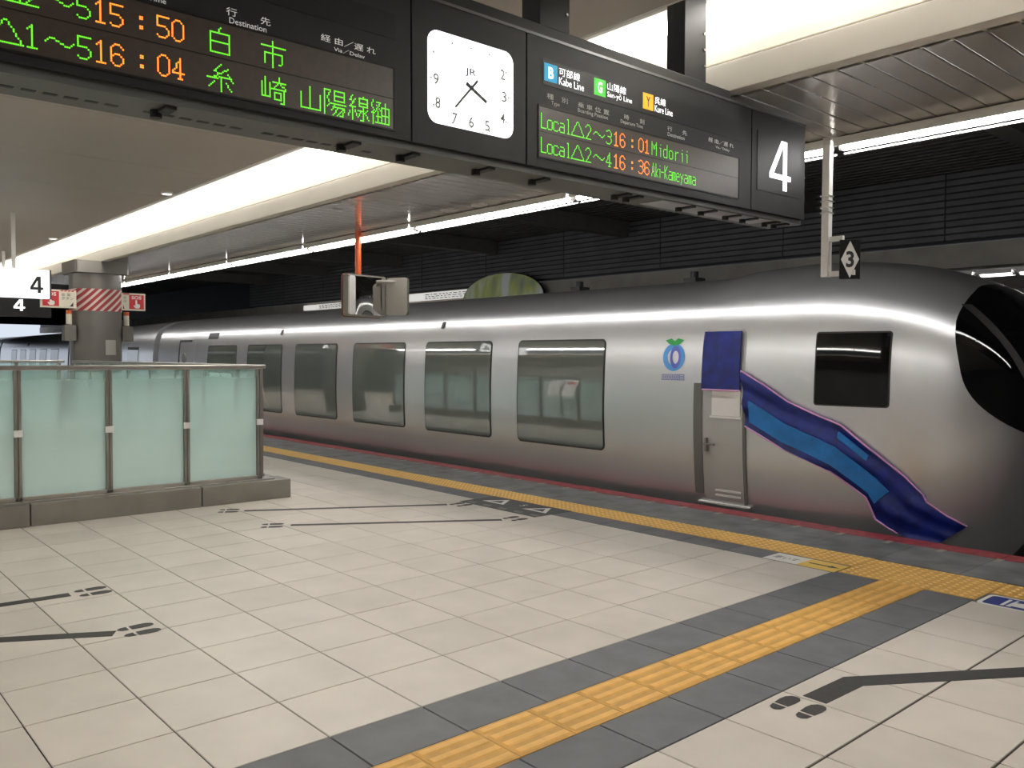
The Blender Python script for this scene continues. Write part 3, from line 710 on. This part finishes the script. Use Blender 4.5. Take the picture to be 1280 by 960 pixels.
for (y0, m, ch, jp, en, jw, ew, dz) in ((-2.276, M_TEAL, 'B', '可部線', 'Kabe Line', .155, .185, 0), (-1.908, M_GREEN, 'G', '山陽線', 'San-yō Line', .155, .205, .003), (-1.503, M_AMBER, 'Y', '呉線', 'Kure Line', .10, .165, .006)):
    sq = part('line_badge', MB().box(SX, SX+.0035, y0, y0+.092, 2.926+dz, 3.016+dz), m, st)
    lettering('line_letter', ch, (SX, y0+.028, 2.942+dz), FACE_X, M_LIT if ch != 'Y' else M_INK, st, h=.058, wd=.036, lift=.0042, bold=.02)
    lettering('line_name', jp, (SX, y0+.105, 2.972+dz), FACE_X, M_LIT, st, h=.042, wd=jw, lift=.003)
    lettering('line_name', en, (SX, y0+.105, 2.927+dz), FACE_X, M_LIT, st, h=.038, wd=ew, lift=.003)
# platform number
np_ = panel(-.335, .205, 2.622, 3.014, M_BLACK, 'number_panel', .003, 'dark square panel with white 4')
dg4 = MB()
dg4.prism([(SX+.003, y, z) for y, z in ((.018, 2.985), (.018, 2.745), (.068, 2.745), (.068, 2.705), (.018, 2.705), (.018, 2.640), (-.042, 2.640), (-.042, 2.705), (-.205, 2.705), (-.205, 2.742), (-.045, 2.985))], (.003, 0, 0))
four = MB().prism([(SX+.003, y, z) for y, z in ((-.022, 2.652), (.026, 2.652), (.026, 2.985), (-.022, 2.985))], (.003, 0, 0))
four.prism([(SX+.003, y, z) for y, z in ((-.190, 2.722), (.075, 2.722), (.075, 2.757), (-.190, 2.757))], (.003, 0, 0))
four.prism([(SX+.003, y, z) for y, z in ((-.190, 2.757), (-.140, 2.757), (.0, 2.985), (-.045, 2.985))], (.003, 0, 0))
part('digit_four', four, mat('lit_digit', (.9, .9, .95), .4, emit=(.93, .93, 1), estr=1.6), np_)
# clock
def rrect(y0, y1, z0, z1, rc, x, n=8):
    pts = []
    for cy, cz, a0 in ((y1-rc, z1-rc, 0), (y0+rc, z1-rc, 90), (y0+rc, z0+rc, 180), (y1-rc, z0+rc, 270)):
        for q in range(n+1):
            a = math.radians(a0+90*q/n); pts.append((x, cy+rc*math.cos(a), cz+rc*math.sin(a)))
    return pts
ck = part('clock_face', MB().prism(rrect(-3.002, -2.490, 2.590, 3.008, .055, SX), (.006, 0, 0)), mat('clock_lit', (.95, .95, .95), .4, emit=(1, 1, .99), estr=1.45), bd, label='lit white square clock with dark hands')
cy0, cz0 = -2.755, 2.787; cx0 = SX+.007
for k in range(1, 13):
    a = math.radians(90-30*k); rr = min(.205/max(abs(math.cos(a)), 1e-3), .170/max(abs(math.sin(a)), 1e-3), .225)
    hgt = .050
    faint = k in (11, 12, 1, 10)
    lettering('numeral', str(k), (cx0, cy0+rr*math.cos(a)-(.014 if k < 10 else .026), cz0+rr*.93*math.sin(a)-hgt/2), FACE_X, mat('faint_ink', (.82, .82, .82), .5, emit=(1, 1, 1), estr=.9) if faint else M_INKGREY, ck, h=hgt, wd=.030 if k < 10 else .055, lift=.0, bold=.012)
    part('tick', MB().box(cx0, cx0+.001, cy0+(rr+.027)*math.cos(a)-.004, cy0+(rr+.027)*math.cos(a)+.004, cz0+(rr+.024)*.95*math.sin(a)-.004, cz0+(rr+.024)*.95*math.sin(a)+.004), M_INKGREY, ck)
def hand(ang, l0, l1, wd, m, lift):
    d = Vector((0, math.sin(ang), math.cos(ang))); n = Vector((0, d.z, -d.y)); c = Vector((cx0+lift, cy0, cz0))
    part('clock_hand', MB().prism([c-d*l0-n*wd, c+d*l1-n*wd*.8, c+d*l1+n*wd*.8, c-d*l0+n*wd], (.001, 0, 0)), m, ck)
hand(math.radians(118), .035, .105, .009, M_INK, .002)
hand(math.radians(222), .055, .145, .0055, M_INK, .0035)
part('clock_hub', MB().cyl((cx0, cy0, cz0), (cx0+.006, cy0, cz0), .011, 16), M_INK, ck)
lettering('clock_mark', 'JR', (cx0, cy0-.035, cz0+.050), FACE_X, mat('clock_mark', (.10, .10, .22), .5), ck, h=.040, wd=.066, lift=.0, bold=.015)
bd.rotation_euler.x = math.atan(.0068)

# ================================================================== CAR STOP MARKER "3" on a white pole
p0 = hit(1036, 190, 1, 1.0); pz = hit(1030, 346, 1, 1.0)
sp = thing('stop_marker', 'white ceiling pole carrying a black plate with number 3 in a white diamond', 'sign', (1.858, 1.0, 2.165))
px_ = 1.858
part('pole', MB().box(px_-.030, px_+.030, .97, 1.03, 2.165, ZL), M_WHITE, sp, bevel=.004)
part('bracket', MB().box(px_+.03, px_+.14, .985, 1.015, 2.435, 2.475), M_WHITE, sp)
part('bracket', MB().box(px_+.03, px_+.24, .985, 1.015, 2.165, 2.205), M_WHITE, sp)
for z in (2.66, 2.70, 2.75, 2.79): part('band', MB().box(px_-.04, px_+.04, .962, 1.038, z, z+.008), M_STEEL, sp)
# plate is turned towards the platform, seen at a slant
pr = Matrix.Rotation(math.radians(38), 3, 'Z'); pc = Vector((px_+.20, .985, 2.285))
bas = (pr @ Vector((1, 0, 0)), Vector((0, 0, 1)), pr @ Vector((0, -1, 0)))
pt_ = part('plate', place(MB().box(-.075, .075, -.150, .150, 0, .012), pc, bas), M_BLACK, sp)
part('diamond', place(MB().add([(0, -.142, .0135), (.066, 0, .0135), (0, .142, .0135), (-.066, 0, .0135)], [(0, 1, 2, 3)]), pc, bas), M_WHITE, pt_)
part('digit_three', place(text_mb('3', .125, .058, bold=.03), pc-bas[0]*.029-bas[1]*.062, bas, .0145), M_INK, pt_, fixn=False)
# ================================================================== PLATFORM MIRROR on an orange pole
mr_ = thing('platform_mirror', 'pair of square platform mirrors in grey shells hanging on an orange pole', 'mirror', (-5.0, .9, 2.05))
M_SHELL = mat('mirror_shell', (.26, .24, .21), .5)
part('pole', MB().cyl((-5.0, .92, 2.60), (-5.0, .92, ZL), .042, 16), M_ORANGE, mr_, smooth=True)
def rr2(w_, h_, rc, z, n=6):
    pts = []
    for cx, cz, a0 in ((w_-rc, h_-rc, 0), (-w_+rc, h_-rc, 90), (-w_+rc, -h_+rc, 180), (w_-rc, -h_+rc, 270)):
        for q in range(n+1):
            a = math.radians(a0+90*q/n); pts.append((cx+rc*math.cos(a), cz+rc*math.sin(a), z))
    return pts
def mbasis(deg):          # face normal at deg from +X towards +Y
    n = Vector((math.cos(math.radians(deg)), math.sin(math.radians(deg)), 0)); return (Vector((-n.y, n.x, 0)), Vector((0, 0, 1)), n)
mc = hit(459, 370, 0, -4.85); ba = mbasis(8)
sh = part('front_shell', place(MB().prism(rr2(.335, .285, .04, -.12), (0, 0, .12)), mc, ba), M_SHELL, mr_, smooth=40)
part('rim', place(MB().prism(rr2(.345, .295, .045, -.13), (0, 0, .025)), mc, ba), mat('mirror_rim', (.30, .11, .06), .5), sh, smooth=40)
rows = [[(x, z, .004+.035*(1-((x-.02)/.24)**2)*(1-(z/.262)**2)) for x in np.linspace(-.22, .26, 15)] for z in np.linspace(-.262, .262, 13)]
part('mirror_glass', place(MB().grid(rows), mc, ba), M_MIRROR, mr_, smooth=True)
part('white_side', place(MB().prism(rr2(.052, .262, .03, 0), (0, 0, .03)), mc-ba[0]*.278, ba), M_WHITE, mr_, smooth=40)
m2 = hit(497, 371, 0, -4.72); bb = mbasis(118)
part('rear_shell', place(MB().prism(rr2(.165, .262, .04, -.03), (0, 0, .06)), m2, bb), M_SHELL, mr_, smooth=40)
part('arm', MB().cyl((-5.0, .92, 2.58), (mc.x-.06, mc.y, 2.58), .02, 8).cyl((-5.0, .92, 2.56), (m2.x, m2.y, 2.56), .02, 8), M_SHELL, mr_)

# ================================================================== GLASS BARRIER around the stairwell
FX = -3.30
def fence_run(t, pts_a, pts_b, posts, z0, z1, rail_r=.03, mid=True):
    a, b = Vector(pts_a), Vector(pts_b); d = (b-a).normalized(); n = Vector((-d.y, d.x, 0))
    def q(s, o, z): return a+d*s+n*o+Vector((0, 0, z))
    def obox(s0, s1, o0, o1, za, zb):
        m = MB().box(0, 1, 0, 1, 0, 1); m.v = [tuple(q(s0+(s1-s0)*v[0], o0+(o1-o0)*v[1], za+(zb-za)*v[2])) for v in m.v]; return m
    L = (b-a).length
    part('handrail', obox(-.02, L+.02, -.04, .04, z1-.045, z1), M_STEEL, t, bevel=.008)
    part('bottom_rail', obox(0, L, -.03, .03, z0, z0+.035), M_STEEL, t, bevel=.004)
    for i, s in enumerate(posts):
        po = part('post', obox(s-.012, s+.012, -.03, .03, z0, z1-.045), M_STEELD, t)
        part('post', obox(s-.042, s-.018, -.03, .03, z0, z1-.045), M_STEELD, t)
        if mid: part('clamp', obox(s-.05, s+.02, .026, .040, (z0+z1)/2-.03, (z0+z1)/2+.03), M_WHITE, po); part('clamp', obox(s-.05, s+.02, -.040, -.026, (z0+z1)/2-.03, (z0+z1)/2+.03), M_WHITE, po)
    for s0, s1 in zip(posts, posts[1:]):
        part('glass_panel', obox(s0+.016, s1-.046, -.006, .006, z0+.037, z1-.047), M_FROST, t)
ff = thing('glass_barrier', 'frosted glass barrier on a steel plinth facing the viewer at the stairwell end', 'barrier', (FX, -3.6, 0), 'glass barriers around the stairwell')
PY = [-8.08, -7.33, -6.58, -5.83, -5.08, -4.33, -3.577, -2.817, -2.084, -1.315]
fence_run(ff, (FX, -8.08, 0), (FX, -1.315, 0), [y+8.08 for y in PY], .215, 1.425)
for a, b in ((-8.1, -7.04), (-7.03, -5.29), (-5.28, -3.53), (-3.52, -2.0), (-1.99, -1.03)):
    part('plinth_block', MB().box(-3.46, -3.16, a, b, 0, .20), M_STEELD, ff, bevel=.006)
part('sill', MB().box(-3.40, -3.22, -8.1, -1.18, .199, .216), M_STEEL, ff, bevel=.003)
fs_ = thing('glass_barrier', 'long frosted glass barrier along the train side of the stairwell', 'barrier', (-7.2, -1.2, 0), 'glass barriers around the stairwell')
fence_run(fs_, (-10.9, -1.2, 0), (-3.50, -1.2, 0), [.03+.965*k for k in range(8)]+[7.36], .20, 1.425, mid=False)
part('plinth_block', MB().box(-11.0, -3.47, -1.33, -1.07, 0, .20), M_STEELD, fs_, bevel=.006)
fr_ = thing('glass_barrier', 'far end frosted glass barrier of the stairwell beside the grey column', 'barrier', (-10.98, -3, 0), 'glass barriers around the stairwell')
fence_run(fr_, (-11.05, -8.0, 0), (-11.05, -1.35, 0), [.03+.74*k for k in range(9)]+[6.6], .20, 1.425, mid=False)
part('plinth_block', MB().box(-11.18, -10.92, -8.1, -1.34, 0, .20), M_STEELD, fr_, bevel=.006)
# stairwell opening: dark recess lining
struct('floor_stairwell', MB().box(-10.9, -3.47, -8.0, -1.34, -.0055, -.001), mat('stairwell_floor', (.22, .20, .18), .8, noise=.2))
# notices on a post, seen only in the train windows
nt_ = thing('notice_stand', 'two white notices on a thin post, seen reflected in the train window', 'notice', (-5.2, -.88, 0))
part('post', MB().cyl((-5.2, -.88, 0), (-5.2, -.88, 1.10), .02, 10), M_STEELD, nt_)
part('base', MB().cyl((-5.2, -.88, 0), (-5.2, -.88, .02), .14, 20), M_STEELD, nt_)
M_PAPER = mat('notice_paper', (.93, .93, .91), .6)
def tilted(x0, x1, z0, z1, lift):      # boards tilted back to catch more light from the tubes
    return MB().prism([(x, -.80+lift-(z-.91)*.45, z) for x, z in ((x0, z0), (x1, z0), (x1, z1), (x0, z1))], (0, .008, .004))
for x0, m in ((-5.53, 1), (-5.17, 2)):
    b_ = part('notice_board', tilted(x0, x0+.30, .91, 1.30, 0), M_PAPER, nt_)
    if m == 2: part('red_heading', tilted(x0+.05, x0+.25, 1.21, 1.26, .006), M_SIGNRED, b_)
part('cross_bar', MB().box(-5.5, -4.9, -.87, -.85, 1.0, 1.03), M_STEELD, nt_)

# ================================================================== COLUMN with stripes, emergency signs
CXY = (-12.0, -.55)
col_ = thing('station_column', 'grey rounded station column wrapped with a red and white striped band', 'column', (*CXY, 0))
def rcol(hw, hd, rc, z0, z1):
    return MB().prism([(CXY[0]+x, CXY[1]+y, z0) for x, y, _ in rr2(hd, hw, rc, 0, 8)], (0, 0, z1-z0))
part('shaft', rcol(.42, .42, .30, 0, ZL), M_COLUMN, col_, smooth=35)
part('collar', rcol(.47, .47, .05, 3.03, ZL-.001), mat('collar_panel', (.20, .19, .175), .35, metal=.4), col_)
def stripes():
    m = mat('red_white_stripes', (.7, .7, .7), .5); nt = m.node_tree; N = nt.nodes
    g = N.new('ShaderNodeNewGeometry'); sx = N.new('ShaderNodeSeparateXYZ'); nt.links.new(g.outputs['Position'], sx.inputs[0])
    ad = N.new('ShaderNodeMath'); ad.operation = 'SUBTRACT'; nt.links.new(sx.outputs['Y'], ad.inputs[0]); nt.links.new(sx.outputs['Z'], ad.inputs[1])
    a2 = N.new('ShaderNodeMath'); a2.operation = 'ADD'; nt.links.new(ad.outputs[0], a2.inputs[0]); a2.inputs[1].default_value = 0
    ml = N.new('ShaderNodeMath'); ml.operation = 'MULTIPLY'; ml.inputs[1].default_value = 7.5; nt.links.new(a2.outputs[0], ml.inputs[0])
    fr = N.new('ShaderNodeMath'); fr.operation = 'FRACT'; nt.links.new(ml.outputs[0], fr.inputs[0])
    gt = N.new('ShaderNodeMath'); gt.operation = 'GREATER_THAN'; gt.inputs[1].default_value = .42; nt.links.new(fr.outputs[0], gt.inputs[0])
    mx = N.new('ShaderNodeMixRGB'); mx.inputs[1].default_value = (.62, .52, .46, 1); mx.inputs[2].default_value = (.34, .03, .035, 1); nt.links.new(gt.outputs[0], mx.inputs[0])
    nt.links.new(mx.outputs[0], N['Principled BSDF'].inputs['Base Color']); return m
part('striped_band', rcol(.427, .427, .305, 2.335, 2.74), stripes(), col_, smooth=35, label='red and white diagonal striped band')
part('notice_plate', MB().box(CXY[0]+.42, CXY[0]+.43, -.50, -.32, 1.52, 1.80), mat('plate_grey', (.36, .35, .32), .4), col_)
def sos(y0, y1, flip, label):
    z0, z1 = 2.37, 2.70; x = -11.72
    t = thing('emergency_sign', label, 'sign', (x, (y0+y1)/2, z0), 'emergency signs on the column')
    part('panel', MB().box(x-.06, x, y0, y1, z0, z1), M_SIGNCREAM, t, bevel=.006)
    if flip: ra, rb = y1-.30, y1-.03
    else: ra, rb = y0+.03, y0+.30
    sq = part('red_field', MB().box(x, x+.003, ra, rb, z0+.03, z1-.03), M_SIGNRED, t)
    lettering('sos_letters', 'SOS', (x, ra+.045, z1-.115), FACE_X, M_WHITE, sq, h=.065, wd=.18, lift=.004, bold=.02)
    hx = (ra+rb)/2
    part('hand_symbol', MB().prism([(x+.004, hx+a, z0+b) for a, b in ((-.02, .20), (.01, .20), (.012, .13), (.06, .12), (.065, .075), (.045, .045), (-.02, .045), (-.055, .085), (-.045, .105), (-.02, .09))], (.001, 0, 0)), M_WHITE, sq)
    oa, ob = (y0+.03, ra-.02) if flip else (rb+.02, y1-.03)
    lettering('sign_print', '非 常\nボタン', (x, oa+.02, z0+.15), FACE_X, M_INK, t, h=.12, wd=ob-oa-.04, lift=.002)
    part('arrow', MB().prism([(x+.002, oa+a*(ob-oa), z0+b) for a, b in (((.1, .03), (.1, .11), (.35, .03)) if flip else ((.9, .03), (.9, .11), (.65, .03)))], (.001, 0, 0)), M_INK, t)
    mb = MB()
    for k in range(4):
        a = oa+(ob-oa)*k/4
        mb.prism([(x+.001, a, z1-.03), (x+.001, a+.04, z1-.03), (x+.001, a+.06, z1-.005), (x+.001, a+.02, z1-.005)], (.001, 0, 0))
    part('red_ticks', mb, M_SIGNRED, t)
    return t
sos(-.18, .27, True, 'cream and red emergency button sign on the right of the striped column')
sos(-1.54, -.95, False, 'cream and red emergency button sign on the left of the striped column')
for y, lab in ((-.06, 'emergency button box with orange cap on the right side of the column'), (-1.06, 'emergency button box with orange cap on the left side of the column')):
    t = thing('emergency_button', lab, 'button', (-11.8, y, 1.95), 'emergency buttons on the column')
    part('cap', MB().cyl((-11.8, y, 2.27), (-11.8, y, 2.34), .05, 14), M_ORANGE, t)
    part('body', MB().cyl((-11.8, y, 2.08), (-11.8, y, 2.27), .05, 14), M_SIGNCREAM, t)
    part('box', MB().box(-11.9, -11.7, y-.10, y+.10, 1.78, 2.06), M_COLUMN, t, bevel=.01)
# hanging number signs
WS = -9.0
def four_mb(x, y0, z0, w_, h_):
    def q(pts): return [(x, y0+a*w_, z0+b*h_) for a, b in pts]
    m = MB().prism(q(((.57, 0), (.82, 0), (.82, 1), (.57, 1))), (.002, 0, 0)); m.prism(q(((0, .20), (1, .20), (1, .36), (0, .36))), (.0022, 0, 0))
    return m.prism(q(((0, .36), (.26, .36), (.76, 1), (.52, 1))), (.0024, 0, 0))
t = thing('number_sign', 'lit white hanging sign with dark number 4', 'sign', (WS, -2.6, 2.36))
part('panel', MB().box(WS-.12, WS, -3.4, -2.01, 2.365, 2.79), mat('sign_lit', (.9, .9, .9), .4, emit=(1, 1, 1), estr=1.25), t, bevel=.006)
part('end_cap', MB().box(WS-.125, WS+.005, -2.012, -1.99, 2.36, 2.795), M_INK, t)
part('digit_four', four_mb(WS+.001, -2.275, 2.44, .175, .25), M_INK, t)
part('hanger', MB().box(WS-.08, WS-.04, -2.50, -2.45, 2.79, ZC-.014), M_WHITE, t)
WS = -14.5
t = thing('number_sign', 'black hanging sign with white number 4, farther down the platform', 'sign', (WS, -1.9, 2.2))
pr_ = hit(64, 372, 0, WS); p4 = hit(17, 388, 0, WS); p5 = hit(31, 374.5, 0, WS)
part('panel', MB().box(WS-.15, WS, -3.6, pr_.y, p4.z-.12, pr_.z+.05), M_BLACK, t, bevel=.006)
part('digit_four', four_mb(WS+.001, p4.y, p4.z, p5.y-p4.y, p5.z-p4.z), M_LIT, t)
part('hanger', MB().box(WS-.1, WS-.05, -1.6, -1.55, 2.62, ZC-.014), M_WHITE, t)
part('hanger', MB().box(WS-.1, WS-.05, -3.0, -2.95, 2.62, ZC-.014), M_WHITE, t)

# ================================================================== OPPOSITE SIDE: lit strips, rounded disc
def strip(x0, x1, z0, z1, label):
    t = thing('lit_sign', label, 'sign', ((x0+x1)/2, 8.9, z0), 'lit strips beyond the train')
    part('panel', MB().box(x0, x1, 8.9, 8.98, z0, z1), mat('far_sign_lit', (.8, .8, .78), .5, emit=(1, .97, .92), estr=.6), t)
    mb = MB()
    for r in range(3):
        x = x0+(x1-x0)*.35
        while x < x1-.2:
            l = random.uniform(.08, .2); mb.box(x, x+l, 8.895, 8.9, z0+.03+r*(z1-z0-.04)/3, z0+.055+r*(z1-z0-.04)/3); x += l+.06
    part('print', mb, M_INKGREY, t, kind='stuff')
strip(-15.6, -12.6, 3.12, 3.33, 'pale lit sign strip beyond the train right of the mirror')
strip(-21.8, -18.6, 3.10, 3.27, 'pale lit sign strip beyond the train left of the mirror')
dm = thing('round_panel', 'rounded disc with blurred yellow and green picture rising behind the train roof', 'panel', (-11.1, 8.9, 2.3))
def disc_mat():
    m = mat('disc_picture', (.4, .4, .35), .25); nt = m.node_tree; N = nt.nodes
    g = N.new('ShaderNodeNewGeometry'); mp = N.new('ShaderNodeMapping'); mp.inputs['Scale'].default_value = (1.6, 1.6, .5); nt.links.new(g.outputs['Position'], mp.inputs[0])
    ns = N.new('ShaderNodeTexNoise'); ns.inputs['Scale'].default_value = 1.3; ns.inputs['Detail'].default_value = 2; nt.links.new(mp.outputs[0], ns.inputs['Vector'])
    cr = N.new('ShaderNodeValToRGB'); e = cr.color_ramp.elements; e[0].position = .35; e[0].color = (.13, .145, .13, 1); e[1].position = .62; e[1].color = (.30, .32, .31, 1)
    x = cr.color_ramp.elements.new(.48); x.color = (.22, .25, .08, 1)
    nt.links.new(ns.outputs['Fac'], cr.inputs[0]); nt.links.new(cr.outputs[0], N['Principled BSDF'].inputs['Base Color'])
    nt.links.new(cr.outputs[0], N['Principled BSDF'].inputs['Emission Color']); N['Principled BSDF'].inputs['Emission Strength'].default_value = .3
    return m
rows = [[(-11.1+1.55*r*math.cos(a), 8.78-.12*math.sqrt(max(0, 1-r*r)), 3.02+.62*r*math.sin(a)) for a in [2*math.pi*i/40 for i in range(40)]] for r in (1, .9, .7, .4, .05)]
part('face', MB().grid(rows, close=True), disc_mat(), dm, smooth=True)
part('backing', MB().prism([(-11.1+1.57*math.cos(2*math.pi*i/40), 8.79, 3.02+.63*math.sin(2*math.pi*i/40)) for i in range(40)], (0, .05, 0)), M_DARK, dm)
part('bracket', MB().box(-11.5, -10.7, 8.83, 9.0, 3.05, 3.2), M_DARK, dm)

# ================================================================== FLOOR MARKINGS
def tape(pts, wd, label, group='queue lines on the floor'):
    mb = MB(); P_ = [Vector((*p, 0)) for p in pts]; Ls, Rs = [], []
    for i, p in enumerate(P_):
        d0 = (P_[i]-P_[i-1]).normalized() if i else (P_[1]-P_[0]).normalized(); d1 = (P_[i+1]-P_[i]).normalized() if i < len(P_)-1 else d0
        d = (d0+d1).normalized(); n = Vector((-d.y, d.x, 0)); k = 1/max(.3, d.dot(d1))
        Ls.append(p+n*wd/2*k+Vector((0, 0, .0015))); Rs.append(p-n*wd/2*k+Vector((0, 0, .0015)))
    for i in range(len(P_)-1):
        mb.add([Ls[i], Rs[i], Rs[i+1], Ls[i+1]]+[v-Vector((0, 0, .0015)) for v in (Ls[i], Rs[i], Rs[i+1], Ls[i+1])], [(0,1,2,3),(7,6,5,4),(0,4,5,1),(1,5,6,2),(2,6,7,3),(3,7,4,0)])
    return solo('queue_line', mb, M_BLACKTAPE, label, 'floor marking', group)
def foot(cx, cy, ang, t, s=1.0):
    a = Vector((math.cos(ang), math.sin(ang), 0)); b = Vector((-a.y, a.x, 0)); c = Vector((cx, cy, .0015))
    sole = [(-.035, .036), (.02, .041), (.06, .037), (.085, .02), (.09, 0), (.085, -.02), (.06, -.035), (.02, -.036), (-.035, -.031)]
    heel = [(-.05, -.030), (-.085, -.026), (-.103, -.010), (-.103, .010), (-.085, .028), (-.05, .034)]
    part('sole_print', MB().prism([c+a*x*s+b*y*s for x, y in sole], (0, 0, .0005)), M_BLACKTAPE, t)
    part('heel_print', MB().prism([c+a*x*s+b*y*s for x, y in heel], (0, 0, .0005)), M_BLACKTAPE, t)
def feet(x, y, ang, label):
    t = thing('footprint_sticker', label, 'floor marking', (x, y, 0), 'footprint markers on the floor')
    n = Vector((-math.sin(ang), math.cos(ang)))
    for s in (-1, 1): foot(x+n.x*s*.062, y+n.y*s*.062, ang, t)
FY = math.pi/2
tape([(-.84, -7.0), (-.70, -5.2), (-.62, -3.84)], .085, 'upper black queue line at the left picture edge')
feet(-.60, -3.70, FY, 'black footprint pair ending the upper left queue line')
tape([(.05, -7.0), (.05, -4.4), (.36, -3.86)], .09, 'lower black queue line at the left picture edge')
feet(.385, -3.73, FY, 'black footprint pair ending the lower left queue line')
tape([(-2.70, -1.76), (-1.71, -.02)], .07, 'black queue line nearest the glass barrier')
feet(-2.79, -1.87, math.radians(60)+math.pi*0, 'footprint pair at the barrier end of the upper far queue line')
tape([(-1.76, -1.74), (-.73, -.12)], .07, 'black queue line below the one nearest the glass barrier')
feet(-1.84, -1.87, math.radians(60), 'footprint pair at the near end of the lower far queue line')
feet(-1.62, .10, FY, 'footprint pair at the boarding panel, left one')
feet(-.69, .02, FY, 'footprint pair at the boarding panel, right one')
tape([(3.335, -1.78), (3.345, -1.44), (4.4, .18)], .115, 'wide bent black queue line at the lower right')
feet(3.33, -1.905, FY, 'large black footprint pair at the lower right of the floor')
# dark boarding panel with two triangles
bp_ = thing('boarding_panel', 'dark floor panel with two white triangles beside the tactile strip', 'floor marking', (-1.15, .5, 0))
part('panel', MB().box(-1.78, -.62, .20, .695, .0005, .003), mat('panel_dark', (.05, .05, .052), .55, noise=.2, nscale=20), bp_)
def tri(c, s, w_):
    o = [(c[0]-.17*s, c[1]-.09), (c[0]+.17*s, c[1]-.09), (c[0], c[1]+.15)]; cc = (sum(p[0] for p in o)/3, sum(p[1] for p in o)/3)
    i = [(cc[0]+(p[0]-cc[0])*w_, cc[1]+(p[1]-cc[1])*w_) for p in o]
    part('triangle', MB().add([(*p, .0035) for p in o+i], [(0, 1, 4, 3), (1, 2, 5, 4), (2, 0, 3, 5)]), M_WHITE, bp_)
tri((-1.49, .50), 1, .52); tri((-.86, .50), 1, .52)
mb = MB()
for k in range(5): mb.box(-1.70+.24*k, -1.58+.24*k, .24, .255, .003, .0036).box(-1.72+.24*k, -1.60+.24*k, .28, .292, .003, .0036)
part('small_print', mb, mat('print_grey', (.30, .30, .28), .6), bp_, kind='stuff')
lettering('panel_digits', '5', (-1.18, .50, 0), FLOOR_B(0), M_WHITE, bp_, h=.09, wd=.05, lift=.0036)
# white sticker with yellow arrow
s_ = thing('floor_sticker', 'white and yellow floor sticker with a black arrow beside the tactile strip', 'floor marking', (1.98, .54, 0))
part('white_field', MB().box(1.69, 1.97, .425, .665, .0005, .0025), M_WHITE, s_)
part('yellow_field', MB().box(1.97, 2.265, .425, .665, .0005, .0024), M_STICKYEL, s_)
lettering('sticker_print', '車いす', (1.725, .50, 0), FLOOR_B(0), M_INK, s_, h=.09, wd=.20, lift=.003)
part('arrow', MB().add([(x, y, .0031) for x, y in ((2.01, .532), (2.17, .532), (2.17, .51), (2.245, .545), (2.17, .58), (2.17, .558), (2.01, .558))], [(0, 1, 5, 6), (1, 2, 3), (1, 3, 5), (3, 4, 5)]), M_INK, s_)
# blue sticker with wheelchair pictogram
s_ = thing('floor_sticker', 'blue floor sticker with white pictogram and white border at the right edge', 'floor marking', (3.5, .54, 0))
part('white_field', MB().prism([(x+3.545, y+.535, .0005) for x, y, _ in rr2(.33, .135, .04, 0)], (0, 0, .002)), M_WHITE, s_)
part('blue_field', MB().prism([(x+3.545, y+.535, .0025) for x, y, _ in rr2(.305, .11, .03, 0)], (0, 0, .0008)), M_SIGNBLUE, s_)
part('pictogram', MB().add([(x, y, .0036) for x, y in ((3.34, .45), (3.36, .45), (3.36, .62), (3.34, .62), (3.37, .45), (3.40, .45), (3.40, .62), (3.385, .62), (3.40, .47), (3.50, .47), (3.53, .53), (3.47, .60), (3.40, .56))], [(0,1,2,3),(4,5,6,7),(8,9,10,11,12)]), M_WHITE, s_)

bpy.data.objects.remove(_fo, do_unlink=True)
